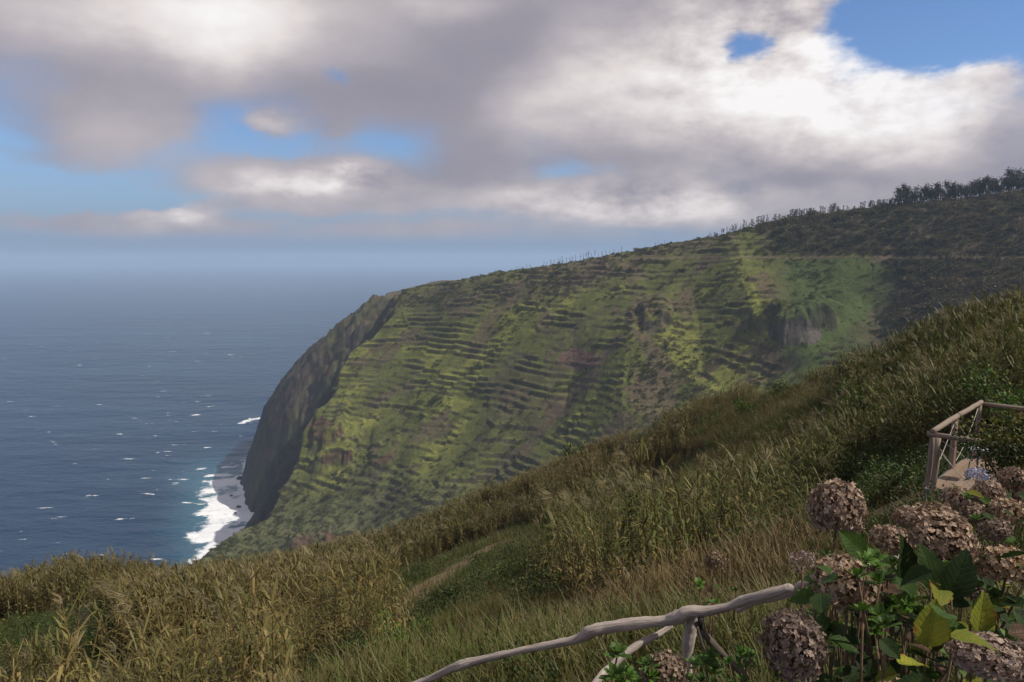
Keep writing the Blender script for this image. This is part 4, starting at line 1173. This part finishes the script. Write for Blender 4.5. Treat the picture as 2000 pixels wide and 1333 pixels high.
# ------------------------------------------------------------------ single bushes
def gz(x, y): return float(near_z(np.array([float(x)]), np.array([float(y)]))[0])
def bush(name, label, cat, px, py, Y, w, h, material, n, leaf, seed, dryp=.06, group=None, lobes=11, fat=1.0):
    """px,py = middle of the visible crown; stands on the ground under it"""
    c = P(px, py, Y); z0 = gz(c.x, Y); rd = random.Random(seed)
    root = empty(name, (c.x, Y, z0)); tag(root, label, cat, group)
    top = c.z - z0
    bs = MB(); b = MB(); L = []
    for k in range(lobes):
        o_ = Vector((rd.gauss(0, w * .27), rd.gauss(0, w * .27), top + rd.uniform(-.42, .32) * h))
        L.append((o_, fat * w * rd.uniform(.16, .28)))
        bs.tube([Vector((rd.gauss(0, .04), rd.gauss(0, .04), -.1)), Vector((o_.x * .4, o_.y * .4, max(.1, o_.z * .55))), o_], [.02, .014, .005], 5)
    for k in range(n):
        c_, r_ = rd.choice(L)
        dv = Vector((rd.gauss(0, 1), rd.gauss(0, 1), rd.gauss(.25, .9))).normalized()
        p = c_ + dv * r_ * rd.uniform(.55, 1.08); p.z = max(p.z, .02)
        d = dv + Vector((rd.gauss(0, .6), rd.gauss(0, .6), rd.gauss(.1, .5)))
        l_ = leaf * rd.uniform(.6, 1.25); up = p.z > c_.z + r_ * .35
        dry = rd.uniform(.5, 1) if rd.random() < (dryp * 3 if up else dryp * .4) else 0
        leafcard(b, p, d, dv, l_, l_ * rd.uniform(.4, .58), (dry, rd.uniform(.3, .75), rd.random()))
    bs.obj('stem', M_twig, root); f = b.obj('foliage', material, root, False); f['kind'] = 'stuff'
    return root
bush('garden_shrub', 'dense dark evergreen shrub with yellow-green tips in front of the deck', 'shrub', 2000, 872, 10.4, 0.95, 0.95, M_darkbush, 6000, .055, 1, .22, lobes=24, fat=1.15)
bush('green_bush', 'bright green bush alone in the grassy upper clearing', 'bush', 1465, 799, 84, 2.2, 1.3, M_bush, 500, .30, 2)
bush('green_bush', 'low green bush against the brown cane above the clearing', 'bush', 1528, 760, 86, 2.6, 1.2, M_darkbush, 400, .28, 3)
bush('leafy_shrub', 'broad dark green shrub growing out of the tall cane', 'shrub', 1668, 800, 47, 3.0, 3.6, M_bush, 1100, .24, 4)
bush('leafy_shrub', 'dark leafy shrub at the foot of the dry cane', 'shrub', 705, 1276, 23.0, 1.2, 1.0, M_bush, 900, .10, 5)
bush('leafy_shrub', 'large fresh green shrub beside the clearing with the dirt path', 'shrub', 782, 1258, 21.5, 1.5, 1.3, M_bush, 1500, .10, 6)
bush('leafy_shrub', 'small dark shrub on the slope below the dirt path', 'shrub', 885, 1163, 36.5, 1.6, 1.0, M_darkbush, 500, .14, 7)
bush('leafy_shrub', 'rounded dark shrub between the dirt path and the tall cane', 'shrub', 962, 1126, 38.5, 2.0, 1.2, M_darkbush, 600, .15, 8)
bush('leafy_shrub', 'wide dark shrub in the hollow among the dry cane', 'shrub', 120, 1215, 46, 4.0, 1.4, M_darkbush, 900, .2, 9)
bush('leafy_shrub', 'dark shrub beside the bare grey twigs in the hollow', 'shrub', 195, 1205, 46, 2.6, 1.6, M_darkbush, 700, .2, 10)
bush('leafy_shrub', 'dark shrub in a notch on the cane-covered brow', 'shrub', 1132, 890, 103, 4.0, 2.6, M_darkbush, 700, .4, 11)
bush('leafy_shrub', 'dense green shrub on the bank behind the deck planter', 'shrub', 1985, 770, 21, 2.4, 1.8, M_bush, 1200, .12, 12)
bush('leafy_shrub', 'low dark shrub below the deck posts', 'shrub', 1745, 950, 15, 1.6, .8, M_darkbush, 1200, .07, 13)
bush('leafy_shrub', 'low dark shrub on the bank under the deck fascia', 'shrub', 1800, 1000, 12, 1.2, .6, M_darkbush, 1000, .06, 14)
def spire(px, py0, py1, Y, label, seed):
    """young dark conifer-like plant standing above the cane; py0 top, py1 base of the visible part"""
    c = P(px, py1, Y); z0 = gz(c.x, Y); top = P(px, py0, Y).z - z0; rd = random.Random(seed)
    root = empty('young_pine', (c.x, Y, z0)); tag(root, label, 'tree', 'young pines in the cane')
    t = MB(); t.tube([(0, 0, -.1), (0.02, 0, top * .5), (0, 0, top)], [.05, .035, .008], 6); t.obj('trunk', M_bark, root)
    b = MB()
    for k in range(520):
        s = rd.uniform(.35, 1.02); a = rd.uniform(0, 6.3); r = (1.15 - s) * .55 * rd.uniform(.2, 1)
        d = Vector((math.cos(a), math.sin(a), rd.uniform(.4, 1.6)))
        leafcard(b, Vector((math.cos(a) * r, math.sin(a) * r, s * top)), d, Vector((rd.gauss(0, 1), rd.gauss(0, 1), .4)), rd.uniform(.18, .34), .05, (rd.uniform(0, .1), rd.uniform(.15, .5), rd.random()))
    f = b.obj('crown', M_darkbush, root, False); f['kind'] = 'stuff'
spire(1801, 634, 690, 66, 'young dark pine poking above the cane on the brow', 1)
spire(1234, 972, 1065, 27, 'dark upright young pine in front of the tall cane', 2)
spire(1343, 955, 1010, 34, 'slender dark young pine half hidden inside the tall cane', 3)
spire(1728, 715, 745, 52, 'small dark young pine within the cane slope below the brow', 4)
def dead_shrub():
    c = P(140, 1248, 38); z0 = gz(c.x, 38); rd = random.Random(8)
    b = MB(); top = c.z - z0
    def grow(p, d, L, r, n):
        e = p + d * L; b.tube([p, (p + e) / 2 + Vector((rd.gauss(0, .03), rd.gauss(0, .03), 0)), e], [r, r * .8, r * .55], 4, cap=False)
        if n == 0: return
        for k in range(3): grow(e, (d + Vector((rd.gauss(.25, .5), rd.gauss(0, .5), rd.gauss(.2, .25)))).normalized(), L * rd.uniform(.6, .85), r * .62, n - 1)
    for k in range(3): grow(Vector((0, 0, -.1)), Vector((rd.uniform(-.2, .7), rd.uniform(-.3, .3), 1)).normalized(), .75, .022, 4)
    root = empty('bare_shrub', (c.x, 38, z0)); tag(root, 'leafless grey twiggy shrub standing in the grassy hollow', 'shrub')
    b.obj('branches', M_bark, root)
dead_shrub()

# ------------------------------------------------------------------ hydrangeas
def mat_petal(name, c1, c2, c3, trans=0.2):
    m, T = mat(name)
    sp = T.n('ShaderNodeSeparateColor'); T.link(vcol(T), sp.inputs[0])
    oi = T.n('ShaderNodeObjectInfo')
    col = T.mix(sp.outputs[0], c1, c2); col = T.mix(T.m('MULTIPLY', sp.outputs[2], 0.8), col, c3)
    col = T.hsv(col, T.m('ADD', 0.488, T.m('MULTIPLY', oi.outputs['Random'], 0.024)), T.m('ADD', 0.72, T.m('MULTIPLY', oi.outputs['Random'], 0.4)), T.m('ADD', 0.72, T.m('MULTIPLY', T.m('FRACT', T.m('MULTIPLY', oi.outputs['Random'], 7.3)), 0.5)))
    col = T.mix(1.0, col, T.scale((1, 1, 1), T.m('ADD', 0.45, T.m('MULTIPLY', sp.outputs[1], 1.1))), 'MULTIPLY')
    finish(T, leafshader(T, col, trans, 0.7, 0.15))
    return m
M_dry = mat_petal('dried_petal', (0.22, 0.145, 0.088), (0.40, 0.295, 0.20), (0.13, 0.062, 0.032))
M_dry2 = mat_petal('faded_petal', (0.26, 0.175, 0.12), (0.37, 0.29, 0.22), (0.17, 0.08, 0.04))
M_pink = mat_petal('pinkish_petal', (0.33, 0.17, 0.13), (0.34, 0.33, 0.36), (0.20, 0.10, 0.06))
M_blue = mat_petal('blue_petal', (0.12, 0.17, 0.33), (0.30, 0.33, 0.47), (0.22, 0.18, 0.28))
def mat_bigleaf(name, c1, c2, edge, edgeamt):
    m, T = mat(name)
    uv = T.n('ShaderNodeTexCoord').outputs['UV']
    sp = T.n('ShaderNodeSeparateXYZ'); T.link(uv, sp.inputs[0])
    au = T.m('ABSOLUTE', T.m('SUBTRACT', sp.outputs[0], 0.5))
    vein = T.m('SINE', T.m('MULTIPLY', T.m('SUBTRACT', sp.outputs[1], T.m('MULTIPLY', au, 0.75)), 46.0))
    vn = T.sstep(vein, 0.72, 1.0)
    mid = T.sstep(au, 0.0, 0.03, 1.0, 0.0)
    v_ = T.m('MAXIMUM', vn, mid)
    n = T.noise(uv, 7.0, 6, 0.65); oi = T.n('ShaderNodeObjectInfo')
    nn = T.noise(T.v('ADD', uv, T.scale((9, 5, 3), oi.outputs['Random'])), 2.2, 5, 0.6)
    col = T.mix(T.sstep(nn.outputs[0], 0.35, 0.65), c1, c2)
    col = T.mix(T.m('MULTIPLY', v_, 0.35), col, tuple(min(1, q * 1.9 + .01) for q in c2))
    ed = T.m('ADD', T.m('MULTIPLY', au, 1.7), T.m('MULTIPLY', T.m('SUBTRACT', nn.outputs[0], 0.5), 1.4))
    ed = T.m('ADD', ed, T.m('MULTIPLY', T.m('SUBTRACT', sp.outputs[1], 0.5), 0.5))
    col = T.mix(T.sstep(ed, 0.75 - edgeamt, 1.0 - edgeamt, 0, .95), col, edge)
    col = T.hsv(col, 0.5, 1.0, T.m('ADD', 0.7, T.m('MULTIPLY', oi.outputs['Random'], 0.6)))
    h = T.m('ADD', T.m('MULTIPLY', v_, -1.0), T.m('MULTIPLY', n.outputs[0], 0.5))
    finish(T, leafshader(T, col, 0.22, 0.62, 0.18, bump(T, h, 0.7, 0.004)))
    return m
M_hl = [mat_bigleaf('hydrangea_leaf_dark', (0.013, 0.028, 0.007), (0.025, 0.047, 0.010), (0.10, 0.07, 0.02), -.25),
        mat_bigleaf('hydrangea_leaf_green', (0.027, 0.060, 0.010), (0.046, 0.090, 0.014), (0.10, 0.075, 0.015), -.2),
        mat_bigleaf('hydrangea_leaf_yellow', (0.12, 0.15, 0.018), (0.19, 0.19, 0.022), (0.20, 0.075, 0.015), .12),
        mat_bigleaf('hydrangea_leaf_dead', (0.045, 0.026, 0.016), (0.10, 0.062, 0.040), (0.04, 0.025, 0.015), .1)]
M_shoot = mat_leaf('fresh_shoot', (0.038, 0.085, 0.010), (0.070, 0.135, 0.016), (0.15, 0.15, 0.02), .25, False)
def leaf_mesh(kind, seed):
    rd = random.Random(seed); nr, nc = 11, 7; vs_ = []; uv = []
    curl = rd.uniform(.1, .6); fold = rd.uniform(.15, .5); tw = rd.uniform(-.5, .5)
    for i in range(nr):
        s = i / (nr - 1)
        w = .36 * math.sin(math.pi * min(1, (s * .94 + .03)) ** .85) ** .9 * (1.05 - .28 * s)
        if i == nr - 1: w = .012
        serr = 1 + (.07 if i % 2 else -.05)
        for k in range(nc):
            q = k / (nc - 1) * 2 - 1
            e = serr if abs(q) > .9 else 1
            x = q * w * e; y = s
            z = abs(q) * w * fold - curl * s * s * .45 + .015 * math.sin(s * 30) * abs(q) + rd.uniform(-.008, .008)
            a = tw * s; vs_.append((x * math.cos(a) - z * math.sin(a), y, z * math.cos(a) + x * math.sin(a))); uv.append((.5 + q * w / .72 * .98, s))
    return npmesh('leaf', vs_, gridquads(nr, nc), None, None, True, [M_hl[kind]], None, uv)
LEAVES = [[leaf_mesh(k, 40 + 10 * k + i) for i in range(3)] for k in range(4)]
def head_mesh(material, seed, n=520, flat=.78):
    """a mop-head of four-petalled florets, one continuous dried cluster"""
    rd = random.Random(seed); b = MB()
    nb = [(Vector((rd.gauss(0, 1), rd.gauss(0, 1), rd.gauss(.2, 1))).normalized(), rd.uniform(-.12, .14)) for _ in range(10)]
    for k in range(n):
        zc = 1 - 1.72 * (k + .5) / n; a = k * 2.399963 + rd.uniform(-.25, .25)
        rr = math.sqrt(max(0, 1 - zc * zc)); d = Vector((rr * math.cos(a), rr * math.sin(a), zc))
        rad = 1 + sum(amp * max(0, d.dot(v) - .5) * 2 for v, amp in nb) + rd.uniform(-.2, .08)
        c = Vector((d.x, d.y, d.z * flat)) * rad * .5
        nrm = (d + Vector((rd.gauss(0, .38), rd.gauss(0, .38), rd.gauss(0, .38)))).normalized()
        t1 = nrm.orthogonal().normalized(); t2 = nrm.cross(t1); a0 = rd.uniform(0, 6.3)
        sz = rd.uniform(.042, .078); tone = (rd.random(), min(1, max(0, rd.gauss(.5, .2))), rd.random() ** 2.5)
        for p_ in range(4):
            a1 = a0 + p_ * math.pi / 2 + rd.uniform(-.2, .2)
            o_ = t1 * math.cos(a1) + t2 * math.sin(a1); s_ = nrm.cross(o_)
            cup = rd.uniform(-.25, .75); l_ = sz * rd.uniform(.8, 1.15); w = l_ * rd.uniform(.75, 1.0)
            v0 = c; v1 = c + o_ * l_ * .5 - s_ * w * .5 + nrm * l_ * (.25 * cup + rd.uniform(-.1, .2)); v2 = c + o_ * l_ * .5 + s_ * w * .5 + nrm * l_ * (.25 * cup + rd.uniform(-.1, .2))
            v3 = c + o_ * l_ * .95 + nrm * l_ * cup * .7; v4 = c + o_ * l_ * .52 + nrm * l_ * .08 * cup
            tt = (tone[0], min(1, max(0, tone[1] + rd.uniform(-.12, .12))), tone[2])
            b.add([v0, v1, v2, v3, v4], [(0, 4, 1), (0, 2, 4), (1, 4, 3), (4, 2, 3)], tt)
        b.ribbon([c * .25, c], [.012, .008], s_, (0, .3, .8))
    return b.mesh('flower_head', [material], False)
HEADS = {'dry': [head_mesh(M_dry, i) for i in range(3)], 'faded': [head_mesh(M_dry2, 10 + i) for i in range(2)], 'pink': [head_mesh(M_pink, 20, 120)], 'blue': [head_mesh(M_blue, 30, 150, .6)]}
SHOOTS = []
for i in range(3):
    rd_ = random.Random(70 + i); b_ = MB()
    for k in range(12):
        a = k * 2.4; s = k / 12; L_ = 1.0 - .55 * s
        dv = Vector((math.cos(a), math.sin(a), .25 + 1.3 * s)).normalized(); side = Vector((-math.sin(a), math.cos(a), 0))
        p = VZ * (.25 * s); pts = [p, p + dv * L_ * .4, p + dv * L_ * .8 + VZ * .03, p + dv * L_ - VZ * .06]
        b_.ribbon(pts, [.06, .42 * L_, .34 * L_, .05], side, (0, rd_.uniform(.3, .8), rd_.random()))
    SHOOTS.append(b_.mesh('shoot', [M_shoot], True))
def build_hydrangeas():
    rd = random.Random(77)
    def place_leaf(root, ro, p, d, size, kind, nrm=None, par=None):
        o = bpy.data.objects.new('leaf', rd.choice(LEAVES[kind])); link(o, par or root)
        d = d.normalized(); n = (nrm or Vector((rd.gauss(0, .3), rd.gauss(-.35, .3), 1))).normalized()
        x = d.cross(n).normalized(); n = x.cross(d)
        o.matrix_local = Matrix.Translation(p - ro) @ Matrix((( x.x, d.x, n.x, 0), (x.y, d.y, n.y, 0), (x.z, d.z, n.z, 0), (0, 0, 0, 1))) @ Matrix.Diagonal((size, size, size, 1))
    def hyd(label, heads, base, nleaf, zone, nshoot, ydepth, leafkinds):
        bx, by = base; z0 = gz(bx, by)
        root = empty('hydrangea_bush', (bx, by, z0)); ro = root.location.copy()
        tag(root, label, 'hydrangea', 'hydrangeas beside the fence')
        for (px, py, w, h, Y, kind) in heads:
            c = P(px, py, Y); dia = w * Y / FPX
            o = bpy.data.objects.new('flower_head', rd.choice(HEADS[kind])); link(o, root)
            if kind == 'blue': o['label'] = 'blue flower head still in bloom'
            if kind == 'pink': o['label'] = 'small pinkish flower head fading to blue'
            tilt = Euler((rd.uniform(-.35, .2), rd.uniform(-.35, .35), rd.uniform(0, 6.3)))
            o.matrix_local = Matrix.Translation(c - ro) @ tilt.to_matrix().to_4x4() @ Matrix.Diagonal((dia * .90 * rd.uniform(.94, 1.06), dia * .90 * rd.uniform(.94, 1.06), dia * .90 * min(1.3, h / w / .82), 1))
            gx_ = c.x + rd.uniform(-.06, .06); gy_ = c.y + rd.uniform(0, .15)
            foot = Vector((gx_ * .75 + bx * .25, gy_ * .75 + by * .25, 0)); foot.z = gz(foot.x, foot.y)
            b = MB(); mid = (c + foot) / 2 + Vector((rd.uniform(-.04, .04), .03, 0))
            b.tube([foot - VZ * .05 - ro, mid - ro, c - VZ * dia * .2 - ro], [.006, .0045, .0035], 6); stm = b.obj('stem', M_twig, root); o.parent = stm
            for k in range(4):
                a = k * math.pi / 2 + rd.uniform(-.5, .5); s = rd.uniform(.25, .8) if k > 1 else .86
                p = c - VZ * dia * .3 + (mid - c) * (1 - s) * 1.2
                place_leaf(root, ro, p, Vector((math.cos(a), math.sin(a), rd.uniform(-.2, .45))), rd.uniform(.055, .10) * (dia / .17), rd.choice(leafkinds), None, stm)
        for k in range(nleaf):
            u = rd.random(); px = zone[0] + (zone[1] - zone[0]) * rd.random(); py = zone[2] + (zone[3] - zone[2]) * rd.random()
            Y = rd.uniform(*ydepth); p = P(px, py, Y)
            if p.z < gz(p.x, p.y) + .03: continue
            a = rd.uniform(0, 6.3)
            place_leaf(root, ro, p, Vector((math.cos(a), math.sin(a), rd.uniform(-.7, .4))), rd.uniform(.04, .095), rd.choice(leafkinds))
        for k in range(nshoot):
            px = zone[0] + (zone[1] - zone[0]) * rd.random(); py = zone[2] + (zone[3] - zone[2]) * rd.random()
            Y = rd.uniform(*ydepth); p = P(px, py, Y)
            if p.z < gz(p.x, p.y) + .02: continue
            o = bpy.data.objects.new('shoot', rd.choice(SHOOTS)); link(o, root); s = rd.uniform(.035, .06)
            o.location = p - ro; o.scale = (s, s, s); o.rotation_euler = (rd.uniform(-.5, .5), rd.uniform(-.5, .5), rd.uniform(0, 6.3))
            b = MB(); f = p - VZ * rd.uniform(.15, .4) + Vector((rd.gauss(0, .04), rd.gauss(0, .04), 0)); b.tube([f - ro, p - ro], [.004, .003], 5); o.parent = b.obj('stem', M_twig, root)
    K = (0, 0, 0, 0, 1, 1, 1, 3)
    hyd('hydrangea with four large dried brown heads right behind the fence rail', [(1635, 998, 120, 132, 2.35, 'dry'), (1655, 1140, 148, 104, 2.0, 'faded'), (1548, 1262, 146, 160, 1.62, 'dry'), (1567, 1096, 60, 50, 2.5, 'pink'), (1745, 1055, 90, 60, 2.6, 'dry')],
        (1.15, 2.3), 46, (1585, 1760, 1090, 1340), 40, (1.8, 2.7), K)
    hyd('hydrangea with broad rusty dried heads over large dark leaves', [(1842, 1046, 150, 108, 2.05, 'dry'), (1775, 1010, 60, 50, 2.3, 'faded'), (1965, 1108, 120, 90, 2.0, 'faded'), (1915, 1160, 60, 50, 2.3, 'dry')],
        (1.65, 2.4), 70, (1680, 2040, 1080, 1300), 26, (1.75, 2.7), (0, 0, 0, 0, 1, 2, 3))
    hyd('hydrangea with a pale dried head spilling over yellowing leaves', [(1930, 1283, 150, 100, 1.55, 'faded'), (2010, 1300, 120, 90, 1.65, 'faded'), (1760, 1372, 110, 90, 1.6, 'dry')],
        (1.3, 1.7), 40, (1680, 2040, 1190, 1370), 16, (1.5, 2.2), (0, 0, 1, 1, 2, 3))
    hyd('hydrangea with one blue bloom among brown heads in front of the deck', [(1907, 928, 46, 36, 4.6, 'blue'), (1870, 975, 60, 56, 4.4, 'dry'), (1930, 965, 66, 60, 4.3, 'faded'), (1985, 940, 60, 60, 4.5, 'faded'), (1900, 1000, 60, 44, 4.0, 'dry'), (1970, 1000, 80, 56, 3.9, 'faded'), (1945, 1035, 64, 48, 3.6, 'dry'), (2020, 980, 70, 60, 4.2, 'dry')],
        (2.6, 4.4), 46, (1850, 2040, 935, 1090), 14, (3.6, 4.7), (0, 0, 1, 1, 2, 3))
    hyd('low hydrangea with one dried head under the fence post', [(1295, 1312, 108, 80, 2.3, 'dry')], (.48, 2.35), 12, (1200, 1480, 1280, 1345), 34, (2.2, 2.9), (0, 1, 1))
    hyd('thin withered hydrangea sprig standing behind the fence rail', [(1396, 1095, 42, 62, 3.4, 'faded')], (.95, 3.45), 4, (1360, 1440, 1130, 1190), 3, (3.3, 3.6), (3, 3, 1))
    # the striking yellow leaf
    o = None
    for px, py, Y, s, k, d, n in ((1812, 1262, 1.75, .115, 2, (0.05, -.1, 1), (-.2, -1, .2)), (1910, 1235, 1.8, .10, 2, (.15, 0, 1), (.2, -1, .3)), (1760, 1130, 2.0, .12, 0, (.1, .1, 1), (.3, -1, .4)), (1855, 1165, 1.9, .13, 0, (.3, 0, .8), (-.3, -1, .3)), (1690, 1085, 2.1, .10, 1, (-.5, 0, .5), (.2, -1, .4)), (1825, 1150, 1.95, .12, 0, (-.2, 0, .9), (.1, -1, .3))):
        root = [q for q in COL.objects if q.name.startswith('hydrangea_bush')][1]
        place_leaf(root, root.location.copy(), P(px, py, Y), Vector(d), s, k, Vector(n))
build_hydrangeas()

# ------------------------------------------------------------------ sea air
def build_haze():
    b = MB(); S = 68000
    top = float(CAMZ + 120)
    b.box((0, 0, (top - 1.0) / 2), S, S, top + 1.0)
    m, T = mat('sea_haze')
    pv = T.n('ShaderNodeVolumePrincipled')
    pv.inputs['Color'].default_value = (0.53, 0.72, 0.98, 1)
    pv.inputs['Density'].default_value = 0.000095
    pv.inputs['Anisotropy'].default_value = 0.0
    o_ = T.n('ShaderNodeOutputMaterial'); T.link(pv.outputs[0], o_.inputs['Volume'])
    o = b.obj('haze', m, None, False); tag(o, 'pale sea haze hanging over the coast', 'haze', kind='stuff')
build_haze()
